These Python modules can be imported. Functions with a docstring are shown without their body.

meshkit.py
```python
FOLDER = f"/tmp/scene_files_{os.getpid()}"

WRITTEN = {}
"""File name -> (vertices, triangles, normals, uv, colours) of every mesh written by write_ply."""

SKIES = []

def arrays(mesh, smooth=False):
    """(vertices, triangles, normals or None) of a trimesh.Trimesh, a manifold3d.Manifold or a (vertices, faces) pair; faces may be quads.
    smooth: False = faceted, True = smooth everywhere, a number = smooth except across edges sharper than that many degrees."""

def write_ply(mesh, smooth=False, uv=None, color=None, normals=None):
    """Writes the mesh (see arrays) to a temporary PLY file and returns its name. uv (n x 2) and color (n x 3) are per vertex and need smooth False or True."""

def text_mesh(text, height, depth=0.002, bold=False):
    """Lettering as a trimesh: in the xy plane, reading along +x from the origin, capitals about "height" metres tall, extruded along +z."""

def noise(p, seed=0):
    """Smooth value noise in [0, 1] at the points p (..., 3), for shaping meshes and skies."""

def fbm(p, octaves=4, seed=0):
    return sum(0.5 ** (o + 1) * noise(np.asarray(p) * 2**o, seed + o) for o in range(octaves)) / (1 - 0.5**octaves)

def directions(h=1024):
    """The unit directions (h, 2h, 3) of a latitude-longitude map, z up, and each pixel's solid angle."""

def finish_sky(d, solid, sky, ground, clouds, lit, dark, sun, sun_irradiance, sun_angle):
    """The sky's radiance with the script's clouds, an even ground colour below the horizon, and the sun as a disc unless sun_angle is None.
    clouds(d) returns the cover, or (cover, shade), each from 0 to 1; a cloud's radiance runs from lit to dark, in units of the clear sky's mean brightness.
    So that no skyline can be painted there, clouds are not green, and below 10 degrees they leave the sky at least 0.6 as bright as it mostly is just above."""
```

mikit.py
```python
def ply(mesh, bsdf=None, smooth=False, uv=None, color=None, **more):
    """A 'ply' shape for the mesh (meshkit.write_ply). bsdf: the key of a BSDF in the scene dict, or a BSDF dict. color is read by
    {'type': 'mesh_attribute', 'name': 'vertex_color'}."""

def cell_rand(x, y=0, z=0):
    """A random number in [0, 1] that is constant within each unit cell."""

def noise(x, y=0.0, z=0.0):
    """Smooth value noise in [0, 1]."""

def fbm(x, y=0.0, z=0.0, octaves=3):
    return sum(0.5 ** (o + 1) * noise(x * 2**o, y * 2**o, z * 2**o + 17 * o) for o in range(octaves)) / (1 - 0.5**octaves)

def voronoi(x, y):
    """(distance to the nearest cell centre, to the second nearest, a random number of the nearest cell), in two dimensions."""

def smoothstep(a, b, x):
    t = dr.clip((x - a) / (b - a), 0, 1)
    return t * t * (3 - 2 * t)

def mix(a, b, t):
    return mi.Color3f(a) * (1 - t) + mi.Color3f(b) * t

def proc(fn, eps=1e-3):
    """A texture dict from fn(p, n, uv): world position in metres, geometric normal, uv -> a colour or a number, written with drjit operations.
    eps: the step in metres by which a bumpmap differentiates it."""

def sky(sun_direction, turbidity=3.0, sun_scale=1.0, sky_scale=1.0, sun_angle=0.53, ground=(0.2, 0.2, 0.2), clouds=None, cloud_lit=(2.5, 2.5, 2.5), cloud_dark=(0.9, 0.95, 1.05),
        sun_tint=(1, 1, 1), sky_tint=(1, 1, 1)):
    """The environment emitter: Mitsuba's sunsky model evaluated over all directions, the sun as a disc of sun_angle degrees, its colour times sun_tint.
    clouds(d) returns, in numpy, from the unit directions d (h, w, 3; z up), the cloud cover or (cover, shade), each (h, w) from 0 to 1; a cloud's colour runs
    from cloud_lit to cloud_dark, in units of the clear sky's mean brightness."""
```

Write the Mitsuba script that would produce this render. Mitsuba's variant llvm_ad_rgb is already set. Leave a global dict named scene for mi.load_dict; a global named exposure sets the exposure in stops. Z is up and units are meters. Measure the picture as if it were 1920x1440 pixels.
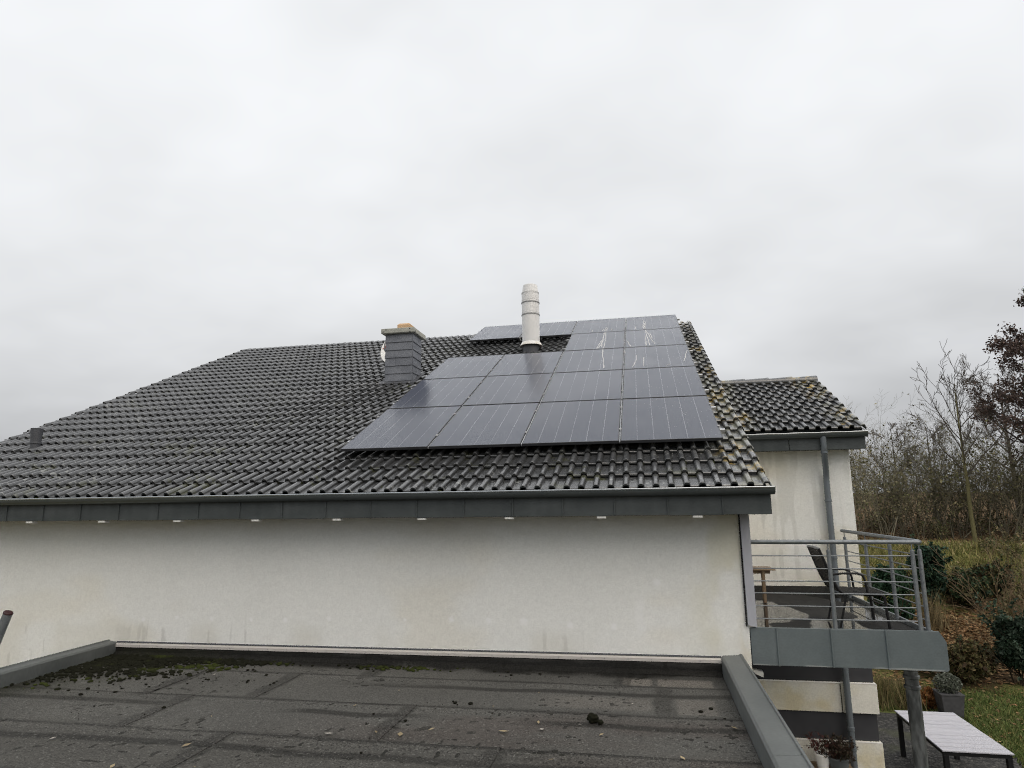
import math, random
import numpy as np, trimesh, drjit as dr, mitsuba as mi
import mikit, meshkit
from mikit import noise, fbm, voronoi, cell_rand, smoothstep, mix
from shapely.geometry import Polygon

T = mi.ScalarTransform4f
scene, labels = {}, {}
H0 = 5.14                                   # height of the roof frame's origin above the garden terrace (z = 0)

# ---------------------------------------------------------------- camera, sky, exposure
def look(px, py, pz):
    return np.array([px, py, pz])
CAM = np.array([1.42, -7.705, -0.712 + H0])
FWD, UP = np.array([-0.190, 0.965, 0.180]), np.array([0.047, -0.174, 0.984])
scene['camera'] = {'type': 'perspective', 'fov': 75.33, 'fov_axis': 'x', 'near_clip': 0.05, 'far_clip': 1500.0,
                   'to_world': T().look_at(origin=CAM.tolist(), target=(CAM + FWD).tolist(), up=UP.tolist())}
exposure = 1.5

def clouds(d):
    z = np.clip(d[..., 2], 0.0, 1)
    q = np.stack([d[..., 0] / (z + 0.32), d[..., 1] / (z + 0.32), z * 0.6], -1)
    big = meshkit.fbm(q * 1.25 + [3.1, 1.7, 0], 4, seed=4)
    small = meshkit.fbm(q * [3.6, 4.6, 2] + [0.3, 5.7, 0], 4, seed=9)
    # overcast: darker towards the horizon, broken by soft cloud
    f = 0.40 + 0.60 * (1 - np.exp(-z / 0.18)) + 0.10 * z * z + 0.36 * (big - 0.5) + 0.26 * (small - 0.5)
    return np.ones_like(z), np.clip((1.25 - f) / 1.0, 0, 1)

scene['sky'] = mikit.sky((0.45, -0.50, 0.75), turbidity=6, sun_scale=0.46, sun_angle=60, clouds=clouds,
                         cloud_lit=(3.22, 3.28, 3.35), cloud_dark=(0.72, 0.74, 0.765), sun_tint=(0.93, 1.0, 1.13), ground=(0.12, 0.12, 0.10))
labels['sky'] = {'kind': 'structure', 'label': 'grey overcast sky'}

# ---------------------------------------------------------------- helpers
used = {}
def key_of(name):
    n = used.get(name, 0)
    used[name] = n + 1
    return name if n == 0 else f'{name}_{n:03d}'

def obj(name, mesh, bsdf, smooth=False, parent=None, raw=False, **kw):
    key = key_of((parent + '__' if parent else '') + name)
    if hasattr(mesh, 'vertices'):
        mesh = (np.array(mesh.vertices), np.array(mesh.faces))
    v = np.asarray(mesh[0], float).copy()
    if not raw:
        v[:, 2] += H0
    scene[key] = mikit.ply((v, np.asarray(mesh[1])), bsdf, smooth, **kw)
    return key

def tag(key, label=None, cat=None, group=None, kind=None):
    d = {}
    if label: d['label'] = label
    if cat: d['category'] = cat
    if group: d['group'] = group
    if kind: d['kind'] = kind
    labels[key] = d
    return key

def thing(name, label, cat, group=None):
    return tag(key_of(name), label, cat, group)

def join(ms):
    vs, fs, n = [], [], 0
    for v, f in ((np.asarray(m.vertices), np.asarray(m.faces)) if hasattr(m, 'vertices') else (np.asarray(m[0]), np.asarray(m[1])) for m in ms):
        if f.shape[1] == 4:
            f = np.vstack([f[:, [0, 1, 2]], f[:, [0, 2, 3]]])
        vs.append(v); fs.append(f + n); n += len(v)
    return np.vstack(vs), np.vstack(fs)

def box(x0, x1, y0, y1, z0, z1, b=0.0):
    if b <= 0:
        m = trimesh.creation.box((x1 - x0, y1 - y0, z1 - z0))
        m.apply_translation(((x0 + x1) / 2, (y0 + y1) / 2, (z0 + z1) / 2))
        return m
    b = min(b, (x1 - x0) * .45, (y1 - y0) * .45, (z1 - z0) * .45)
    pts = []
    for sx in (0, 1):
        for sy in (0, 1):
            for sz in (0, 1):
                c = np.array([(x0, x1)[sx], (y0, y1)[sy], (z0, z1)[sz]])
                s = np.array([1 - 2 * sx, 1 - 2 * sy, 1 - 2 * sz]) * b
                for k in range(3):
                    p = c + s
                    p[k] = c[k]
                    pts.append(p)
    return trimesh.convex.convex_hull(np.array(pts))

def hull(pts):
    return trimesh.convex.convex_hull(np.asarray(pts, float))

def tube(points, r, sides=10, caps=True):
    p = np.asarray(points, float)
    r = np.broadcast_to(np.asarray(r, float), (len(p),))
    t = np.gradient(p, axis=0)
    t /= np.linalg.norm(t, axis=1, keepdims=True) + 1e-12
    ref = np.array([0.31, 0.17, 0.93]) if abs(t[0][2]) < 0.8 else np.array([1.0, 0.1, 0.05])
    a = np.cross(t, ref)
    a /= np.linalg.norm(a, axis=1, keepdims=True) + 1e-12
    b = np.cross(t, a)
    an = np.arange(sides) * 2 * np.pi / sides
    v = p[:, None] + r[:, None, None] * (np.cos(an)[None, :, None] * a[:, None] + np.sin(an)[None, :, None] * b[:, None])
    i, j = np.meshgrid(np.arange(len(p) - 1), np.arange(sides), indexing='ij')
    q = np.stack([i * sides + j, i * sides + (j + 1) % sides, (i + 1) * sides + (j + 1) % sides, (i + 1) * sides + j], -1).reshape(-1, 4)
    f = np.vstack([q[:, [0, 1, 2]], q[:, [0, 2, 3]]])
    v = v.reshape(-1, 3)
    if caps:
        n = len(v)
        v = np.vstack([v, p[:1], p[-1:]])
        k = np.arange(sides); e = (len(p) - 1) * sides
        f = np.vstack([f, np.stack([k * 0 + n, (k + 1) % sides, k], 1), np.stack([k * 0 + n + 1, e + k, e + (k + 1) % sides], 1)])
    return v, f[:, ::-1]

def lathe(prof, cx, cy, sec=28):
    m = trimesh.creation.revolve(np.asarray(prof, float), sections=sec)
    m.apply_translation((cx, cy, 0))
    return m

def extrude_x(poly, x0, x1):
    """A polygon in (y, z) extruded along x."""
    m = trimesh.creation.extrude_polygon(Polygon(poly), x1 - x0, engine='earcut')
    v = np.array(m.vertices)
    return np.stack([v[:, 2] + x0, v[:, 0], v[:, 1]], 1), np.array(m.faces)

def extrude_y(poly, y0, y1):
    """A polygon in (x, z) extruded along y."""
    m = trimesh.creation.extrude_polygon(Polygon(poly), y1 - y0, engine='earcut')
    v = np.array(m.vertices)
    return np.stack([v[:, 0], v[:, 2] + y0, v[:, 1]], 1), np.array(m.faces)[:, ::-1]

SL = math.radians(25.1)
CS, SN = math.cos(SL), math.sin(SL)
def roof_pts(v, o=(0, 0, 0)):
    """(x, s up the slope, h off the slope) -> world."""
    v = np.asarray(v, float)
    return np.stack([v[:, 0] + o[0], v[:, 1] * CS - v[:, 2] * SN + o[1], v[:, 1] * SN + v[:, 2] * CS + o[2]], 1)
def on_roof(mesh, o=(0, 0, 0)):
    v, f = (mesh.vertices, mesh.faces) if hasattr(mesh, 'vertices') else mesh
    return roof_pts(v, o), np.asarray(f)

# ---------------------------------------------------------------- materials
def principled(col, rough=0.6, **kw):
    c = mikit.proc(col) if callable(col) else {'type': 'rgb', 'value': list(col)}
    r = mikit.proc(rough) if callable(rough) else rough
    return {'type': 'twosided', 'b': {'type': 'principled', 'base_color': c, 'roughness': r, **kw}}

def m_tile(p, n, uv):
    x, y, z = p.x, p.y, p.z - H0
    s = y * CS + z * SN
    r = cell_rand(dr.floor((x - 2.62) / 0.3 + 0.001), dr.floor((s + 1.0) / 0.335), 3)
    base = mix((0.020, 0.021, 0.023), (0.058, 0.060, 0.063), 0.50 * r * r + 0.50 * noise(x * 3, s * 2))
    g = (x - dr.select(x > 2.63, 0.1365, 0.0265)) / 0.15
    du = dr.abs(g - dr.round(g)) * 0.15
    base = mix(base, (0.100, 0.102, 0.104), 0.5 * (1 - smoothstep(0.010, 0.024, du)) * smoothstep(0.25, 0.6, noise(x * 5 + 3, s * 3, 4)))
    pit = smoothstep(0.62, 0.72, noise(x * 70, s * 55, 2)) * smoothstep(0.036, 0.044, du) * smoothstep(-2.6, -1.2, x) * (1 - smoothstep(0.3, 1.6, s))
    base = mix(base, (0.014, 0.014, 0.013), 0.7 * pit)
    groove = smoothstep(0.028, 0.036, du) * (1 - smoothstep(0.038, 0.052, du))
    base = mix(base, (0.014, 0.0145, 0.012), 0.75 * groove * (0.5 + 0.5 * noise(x * 6, s * 4, 1)))
    base = mix(base, (0.075, 0.077, 0.078), 0.3 * smoothstep(0.55, 0.8, fbm(x * 9, s * 9, z * 9)))
    pale = smoothstep(0.80, 0.88, noise(x * 38, s * 38, 7)) * smoothstep(0.50, 0.72, noise(x * 1.7, s * 1.9, 2))
    base = mix(base, (0.30, 0.31, 0.29), 0.5 * pale)
    verge = smoothstep(2.05, 2.35, x) * (1 - smoothstep(3.0, 3.1, x)) + smoothstep(4.05, 4.3, x) + smoothstep(6.28, 6.4, p.z) * smoothstep(3.9, 4.3, x)
    lich = smoothstep(0.46, 0.62, fbm(x * 7, s * 6, 3.3)) * verge
    base = mix(base, (0.17, 0.17, 0.13), 0.62 * lich)
    yel = smoothstep(0.56, 0.66, fbm(x * 11 + 4, s * 9, 8.1)) * smoothstep(.30, .55, noise(x * 2, s * 2.3, 1)) * verge
    base = mix(base, (0.27, 0.19, 0.045), 0.62 * yel)
    moss = smoothstep(0.60, 0.74, fbm(x * 2.3, s * 3.1, 5.0)) * smoothstep(0.45, 0.7, noise(x * 17, s * 17))
    moss = moss * (0.45 + 0.55 * (1 - smoothstep(0.2, 2.2, s)))
    base = mix(base, (0.045, 0.048, 0.018), 0.6 * moss)
    nose_shade = smoothstep(0.55, 0.85, -(n.y * CS + n.z * SN))  # shade on the front nose faces, painted into the tile colour by normal
    return mix(base, (0.012, 0.013, 0.011), 0.9 * nose_shade)
def m_tile_rough(p, n, uv):
    return 0.09 + 0.22 * fbm(p.x * 7, p.y * 7, p.z * 7)
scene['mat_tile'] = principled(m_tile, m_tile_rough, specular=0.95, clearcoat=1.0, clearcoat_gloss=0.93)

PW, PH = 1.154, 1.725
def m_cells(p, n, uv):
    x, s = p.x, p.y * CS + (p.z - H0) * SN
    u = (x + 2 * PW) / PW
    u = (u - dr.floor(u)) * PW - 0.01
    w = s / PH
    w = (w - dr.floor(w)) * PH
    base = mix((0.030, 0.036, 0.056), (0.040, 0.047, 0.069), noise(dr.floor(x / PW + 2.0) * 3.7, dr.floor(s / PH) * 2.3))
    q = u / (1.134 / 6)
    dl = dr.abs(q - dr.round(q)) * (1.134 / 6)
    inside = smoothstep(0.06, 0.08, u) * (1 - smoothstep(1.05, 1.07, u))
    line = (1 - smoothstep(0.0020, 0.0042, dl)) * inside
    base = mix(base, (0.26, 0.27, 0.30), line * (0.25 + 0.6 * noise(x * 5, s * 2.5)))
    ql = w / (1.705 / 18)
    hl = (1 - smoothstep(0.0010, 0.0030, dr.abs(ql - dr.round(ql)) * (1.705 / 18)))
    base = mix(base, (0.05, 0.052, 0.064), 0.5 * hl)
    dust = smoothstep(0.45, 0.8, fbm(x * 1.1, s * 0.8, 2.0))
    base = mix(base, (0.10, 0.105, 0.125), 0.22 * dust + 0.08)
    d1, d2, rr = voronoi(x * 26, s * 26)
    speck = (1 - smoothstep(0.08, 0.16, d1)) * smoothstep(0.86, 0.93, rr) * smoothstep(1.0, 2.2, x) * smoothstep(0.3, 0.7, noise(x * 4, s * 4, 5))
    return mix(base, (0.36, 0.36, 0.36), 0.8 * speck)
def m_cells_rough(p, n, uv):
    return 0.15 + 0.12 * fbm(p.x * 2, p.y * 2, p.z * 2)
scene['mat_cells'] = principled(m_cells, m_cells_rough, specular=0.46)
scene['mat_panel_frame'] = principled((0.025, 0.026, 0.030), 0.32, specular=0.6)
scene['mat_aluminium'] = principled((0.62, 0.63, 0.65), 0.35, metallic=0.8)

SPOTS = [(-4.6, -2.01, .030), (-4.14, -1.98, .025), (-3.68, -1.99, .03), (-3.17, -1.98, .03), (-2.74, -1.98, .032), (-2.19, -1.96, .03), (-1.8, -1.96, .018), (-1.28, -1.95, .022),
         (-0.74, -1.94, .038), (-0.32, -1.94, .036), (0.07, -1.94, .045), (0.57, -1.97, .036), (1.03, -1.97, .034), (1.49, -1.52, .045)]
def m_plaster(p, n, uv):
    x, y, z = p.x, p.y, p.z - H0
    a = x + y * 0.83
    base = mix((0.722, 0.728, 0.700), (0.795, 0.802, 0.775), fbm(a * 0.9, z * 0.9, 1.0))
    gr = noise(a * 95, z * 95, y * 95)
    base = base * (0.90 + 0.13 * gr + 0.07 * noise(a * 40, z * 40, 2))
    base = mix(base, base * mi.Color3f(0.97, 0.95, 0.91), smoothstep(0.50, 0.72, fbm(a * 0.8 + 9, z * 1.6, 4)))
    front = 1 - smoothstep(-0.30, -0.25, y)
    streak = smoothstep(0.58, 0.74, noise(a * 13.0, z * 3.2, 3)) * smoothstep(0.42, 0.66, noise(a * 31.0, z * 6.0, 6))
    low = 1 - smoothstep(-2.12, -1.90, z + 0.10 * noise(a * 6, 4.0))
    base = mix(base, mi.Color3f(0.33, 0.325, 0.30), front * streak * low * 0.32 * smoothstep(0.42, 0.62, noise(a * 1.9, 7.0)))
    base = mix(base, mi.Color3f(0.60, 0.585, 0.51), front * low * 0.35 * smoothstep(0.40, 0.7, noise(a * 2.2, 5.0)))
    edge = smoothstep(1.5, 2.35, x) * front
    base = mix(base, mi.Color3f(0.58, 0.55, 0.38), edge * 0.5 * smoothstep(0.35, 0.65, fbm(a * 3.1, z * 1.7, 8)))
    rust = smoothstep(2.25, 2.37, x) * front * smoothstep(0.45, 0.7, noise(a * 14, z * 5, 2)) * (1 - smoothstep(-2.2, -1.7, z))
    base = mix(base, mi.Color3f(0.55, 0.42, 0.22), 0.6 * rust)
    ann = smoothstep(1.0, 1.5, y)
    base = mix(base, mi.Color3f(0.42, 0.42, 0.38), ann * 0.32 * smoothstep(0.50, 0.68, noise(a * 6, z * 0.8, 11)) * smoothstep(0.35, 0.6, noise(a * 19, z * 2.5, 12)))
    base = mix(base, mi.Color3f(0.56, 0.50, 0.34), ann * 0.35 * smoothstep(0.40, 0.7, noise(a * 2.0, z * 1.4, 15)))
    dot = mi.Float(0)
    for cx, cz, r in SPOTS:
        dd = dr.sqrt(dr.square(x - cx) + dr.square(z - cz)) + 0.02 * (noise(a * 40, z * 40) - 0.5)
        dot = dr.maximum(dot, 1 - smoothstep(r * 0.3, r * 1.3, dd))
    pal = (1 - smoothstep(0.02, 0.07, dr.abs(x - 1.30 + 0.03 * (noise(z * 7, 3.0) - .5)))) * smoothstep(-2.1, -1.95, z) * (1 - smoothstep(-1.75, -1.62, z))
    base = mix(base, mi.Color3f(0.86, 0.865, 0.86), front * (0.65 * dot + 0.35 * pal))
    return base
def m_plaster_bump(p, n, uv):
    return noise(p.x * 62, p.y * 62, p.z * 62) + 0.6 * noise(p.x * 140, p.y * 140, p.z * 140)
scene['mat_plaster'] = {'type': 'twosided', 'b': {'type': 'bumpmap', 'scale': 0.0055, 'tex': mikit.proc(m_plaster_bump, 2e-3), 'b': {'type': 'principled', 'base_color': mikit.proc(m_plaster), 'roughness': 0.9, 'specular': 0.2}}}
scene['mat_white_render'] = principled(lambda p, n, uv: mix((0.68, 0.67, 0.61), (0.60, 0.55, 0.40), smoothstep(0.45, 0.75, fbm(p.x * 3, p.z * 3, p.y))) * (0.9 + 0.2 * noise(p.x * 90, p.z * 90)), 0.9)
scene['mat_dark_render'] = principled(lambda p, n, uv: mix((0.030, 0.031, 0.036), (0.046, 0.047, 0.053), fbm(p.x * 6, p.z * 6, p.y * 6)), 0.85)

def m_zinc(p, n, uv):
    k = fbm(p.x * 3, p.y * 3, p.z * 9)
    g = noise(p.x * 60, p.y * 60, p.z * 60)
    return mix((0.075, 0.090, 0.094), (0.125, 0.140, 0.144), 0.7 * k + 0.3 * g)
scene['mat_zinc'] = principled(m_zinc, 0.36, metallic=0.45, specular=0.6)
scene['mat_rim'] = principled((0.42, 0.45, 0.47), 0.28, metallic=0.9)
def m_fascia(p, n, uv):
    k = fbm(p.x * 2.4, p.y * 2.4, p.z * 7)
    k = 0.65 * k + 0.35 * noise(p.x * 17 + p.y * 9, p.z * 2.2, 3.0)
    return mix((0.040, 0.048, 0.050), (0.086, 0.096, 0.098), k) * (0.9 + 0.2 * noise(p.x * 70, p.y * 70, p.z * 70))
scene['mat_fascia'] = principled(m_fascia, 0.5, metallic=0.2, specular=0.3)
def m_sheet(p, n, uv):
    x, z = p.x, p.z - H0
    k = 0.6 * fbm(p.x * 3, p.y * 3, p.z * 3) + 0.4 * noise(x * 13, z * 1.6, 5.0)
    base = mix((0.094, 0.117, 0.126), (0.145, 0.170, 0.178), k) * (0.92 + 0.16 * noise(p.x * 80, p.y * 80, p.z * 80))
    hem = (1 - smoothstep(-2.300, -2.288, z + 0.010 * noise(x * 9, 2.0))) * smoothstep(0.25, 0.6, noise(x * 5, 8.0))
    return mix(base, (0.30, 0.32, 0.32), 0.8 * hem)
scene['mat_balcony_sheet'] = principled(m_sheet, 0.5, metallic=0.25)
def m_galv(p, n, uv):
    a, b, r = voronoi(p.x * 55 + p.y * 31, p.z * 55 + p.y * 17)
    return mix((0.135, 0.152, 0.165), (0.235, 0.253, 0.268), r * 0.6 + 0.4 * noise(p.x * 9, p.y * 9, p.z * 9))
scene['mat_galvanised'] = principled(m_galv, 0.45, metallic=0.5)
scene['mat_trim'] = principled((0.36, 0.37, 0.41), 0.5)
scene['mat_cap'] = principled(lambda p, n, uv: mix((0.088, 0.098, 0.099), (0.155, 0.166, 0.163), fbm(p.x * 4, p.y * 2.5, p.z * 4)) * (0.9 + 0.2 * noise(p.x * 70, p.y * 70, p.z * 30)), 0.5, metallic=0.3)

LAPS = [(0, 1.05), (0, -1.55), (0, -3.3), (1, 1.42), (1, -2.3), (1, -3.4), (2, -0.73), (2, -2.9), (3, 0.21), (3, -1.9)]
def m_felt(p, n, uv):
    x, y, z = p.x, p.y, p.z
    wob = noise(x * 2.0, y * 1.0) - 0.5
    row = dr.floor(-y / 0.9)
    sh = cell_rand(dr.floor(x * 0.29 + row * 0.37), row, 5)
    base = mix((0.047, 0.0465, 0.0435), (0.086, 0.085, 0.079), 0.35 * sh + 0.65 * fbm(x * 1.1, y * 1.6, 3))
    red = smoothstep(0.46, 0.66, fbm(x * 0.8 + 3, y * 1.6, 6)) * (1 - smoothstep(-2.1, -1.7, y)) * smoothstep(-2.0, 0.0, x)
    base = mix(base, (0.044, 0.032, 0.028), 0.45 * red)
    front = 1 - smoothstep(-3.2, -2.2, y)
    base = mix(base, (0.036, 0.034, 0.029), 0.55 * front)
    t = -y / 0.9 - row                                       # 0 at a lap's edge, growing towards the viewer
    first = 1 - smoothstep(0.02, 0.085, t + 0.03 * wob)
    second = 1 - smoothstep(0.03, 0.10, dr.abs(t - 0.32 + 0.08 * wob))
    before = smoothstep(0.90, 0.995, t) * smoothstep(0.35, 0.6, noise(x * 1.3, y * 5))
    grime = dr.maximum(first * 0.85, dr.maximum(second * 0.82 * smoothstep(0.2, 0.5, noise(x * 0.9, y * 2.0, 3)), before * 0.5))
    for r_, jx in LAPS:
        on = smoothstep(-0.9 * r_ - 1.0, -0.9 * r_ - 0.96, y) * (1 - smoothstep(-0.9 * r_ - 0.02, -0.9 * r_ + 0.02, y))
        grime = dr.maximum(grime, on * 0.5 * (1 - smoothstep(0.06, 0.10, dr.abs(x - jx - 0.07 + 0.06 * (noise(x * 9, y * 9) - 0.5)))))
    pale = smoothstep(1.10, 1.13, x) * (1 - smoothstep(1.94, 1.98, x)) * smoothstep(-0.86, -0.84, y) * (1 - smoothstep(-0.60, -0.55, y + 0.03 * wob)) * (1 - smoothstep(.0, .04, .05 - dr.abs(x - 1.42)))
    pale = dr.maximum(pale, 0.6 * smoothstep(1.58, 1.62, x) * (1 - smoothstep(1.90, 1.95, x)) * smoothstep(-1.72, -1.69, y) * (1 - smoothstep(-1.30, -1.24, y)))
    pale = dr.maximum(pale, 0.5 * smoothstep(0.2, 0.8, x) * (1 - smoothstep(1.36, 1.40, x)) * smoothstep(-1.70, -1.60, y) * (1 - smoothstep(-1.36, -1.26, y)))
    base = mix(base, (0.135, 0.125, 0.112), 0.8 * pale)
    base = mix(base, (0.016, 0.0155, 0.014), grime)
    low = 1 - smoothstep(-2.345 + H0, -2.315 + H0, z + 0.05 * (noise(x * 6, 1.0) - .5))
    wall_dark = smoothstep(-0.66, -0.44, y + 0.20 * (noise(x * 4, y * 4) - 0.5)) * (0.7 + 0.3 * low)  # felt colour gets darker towards the wall and on the upstand
    base = mix(base, (0.009, 0.0088, 0.008), 0.9 * wall_dark)
    moss = smoothstep(0.30, 0.52, fbm(x * 3.2, y * 3.2, 9)) * (1 - smoothstep(-4.5, -2.9, x - 0.55 * (y + 0.5)))
    base = mix(base, (0.013, 0.0135, 0.008), 0.9 * moss)
    crumb = smoothstep(0.78, 0.84, noise(x * 21, y * 21, 4)) * smoothstep(0.45, 0.7, noise(x * 2.2, y * 2.6, 8))
    base = mix(base, (0.010, 0.010, 0.008), 0.85 * crumb)
    gran = noise(x * 120, y * 120, z * 120)
    chip = smoothstep(0.80, 0.9, noise(x * 75, y * 75, 3)) * (1 - smoothstep(-2.4, -1.6, y))
    return base * (0.30 + 1.4 * gran) + mi.Color3f(0.05, 0.05, 0.047) * chip
def m_felt_rough(p, n, uv):
    wet = smoothstep(0.48, 0.66, fbm(p.x * 1.3 + 5, p.y * 2.2, 12.0))
    return 0.58 - 0.16 * wet
def m_felt_bump(p, n, uv):
    return noise(p.x * 130, p.y * 130, p.z * 130) + 4.0 * fbm(p.x * 3, p.y * 3, 1.0)
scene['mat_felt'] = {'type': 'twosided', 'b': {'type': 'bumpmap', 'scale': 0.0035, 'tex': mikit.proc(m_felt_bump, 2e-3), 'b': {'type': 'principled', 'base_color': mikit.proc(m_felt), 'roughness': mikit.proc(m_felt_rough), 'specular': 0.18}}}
def m_floor(p, n, uv):
    return mix((0.007, 0.007, 0.007), (0.020, 0.020, 0.019), fbm(p.x * 3, p.y * 3, 2)) * (0.8 + 0.4 * noise(p.x * 90, p.y * 90))
def m_floor_rough(p, n, uv):
    return 0.84 - 0.81 * smoothstep(0.53, 0.57, fbm(p.x * 1.7 + 7.3, p.y * 1.1, 4.0))
scene['mat_wet_floor'] = principled(m_floor, m_floor_rough, specular=0.35)
scene['mat_slate'] = principled(lambda p, n, uv: mix((0.092, 0.100, 0.120), (0.175, 0.187, 0.212), 0.5 * cell_rand(dr.floor(p.x * 4.2), dr.floor(p.z / 0.146), dr.floor(p.y * 5)) + 0.5 * fbm(p.x * 9, p.y * 9, p.z * 9)), 0.55, specular=0.5)
scene['mat_cap_stone'] = principled(lambda p, n, uv: mix(mix((0.30, 0.31, 0.28), (0.40, 0.40, 0.36), fbm(p.x * 8, p.y * 8, p.z * 8)), (0.05, 0.05, 0.05), smoothstep(0.66, 0.74, noise(p.x * 28, p.y * 28, p.z * 28)) * smoothstep(0.4, 0.6, noise(p.x * 5, p.y * 5, 3))), 0.9)
scene['mat_flue_block'] = principled((0.50, 0.34, 0.20), 0.85)
scene['mat_white_metal'] = principled(lambda p, n, uv: mix((0.74, 0.74, 0.735), (0.58, 0.54, 0.45), (1 - smoothstep(2.58 + H0, 2.74 + H0, p.z + 0.2 * noise(p.x * 22, p.y * 22, p.z * 2))) * 0.8) * (0.94 + 0.1 * noise(p.x * 8, p.y * 8, p.z * 2)), 0.5, metallic=0.0, specular=0.35)
scene['mat_seam_grey'] = principled((0.30, 0.30, 0.30), 0.5)
scene['mat_flashing'] = principled((0.52, 0.495, 0.46), 0.45, metallic=0.2)
scene['mat_vent'] = principled((0.62, 0.62, 0.60), 0.7)
scene['mat_black_metal'] = principled((0.008, 0.008, 0.009), 0.5, specular=0.3)
scene['mat_dark_lead'] = principled((0.055, 0.058, 0.066), 0.55)
scene['mat_white_paint'] = principled((0.86, 0.86, 0.84), 0.6)
scene['mat_droppings'] = principled((0.46, 0.46, 0.46), 0.8)
scene['mat_red_print'] = principled((0.50, 0.035, 0.025), 0.6)
scene['mat_red_cap'] = principled((0.036, 0.012, 0.013), 0.5)
scene['mat_wood'] = principled(lambda p, n, uv: mix((0.11, 0.075, 0.045), (0.20, 0.14, 0.085), fbm(p.x * 14, p.y * 40, p.z * 40)), 0.65)
scene['mat_table_slat'] = principled(lambda p, n, uv: mix((0.40, 0.40, 0.44), (0.47, 0.47, 0.51), fbm(p.x * 3, p.y * 22, 1)), 0.4)
scene['mat_pot_grey'] = principled((0.10, 0.115, 0.12), 0.5)
scene['mat_planter'] = principled(lambda p, n, uv: mix((0.045, 0.046, 0.05), (0.08, 0.08, 0.085), noise(p.x * 20, p.y * 20, p.z * 20)), 0.7)
def m_gravel(p, n, uv):
    a, b, r = voronoi(p.x * 22, p.y * 22)
    base = mix((0.010, 0.010, 0.009), (0.085, 0.081, 0.074), r * r) * (0.3 + 1.6 * dr.minimum(b - a, 0.5))
    return mix(base, (0.045, 0.050, 0.020), 0.5 * smoothstep(0.55, 0.7, fbm(p.x * 1.4, p.y * 1.4, 3)))
scene['mat_gravel'] = principled(m_gravel, 0.8)
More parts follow.
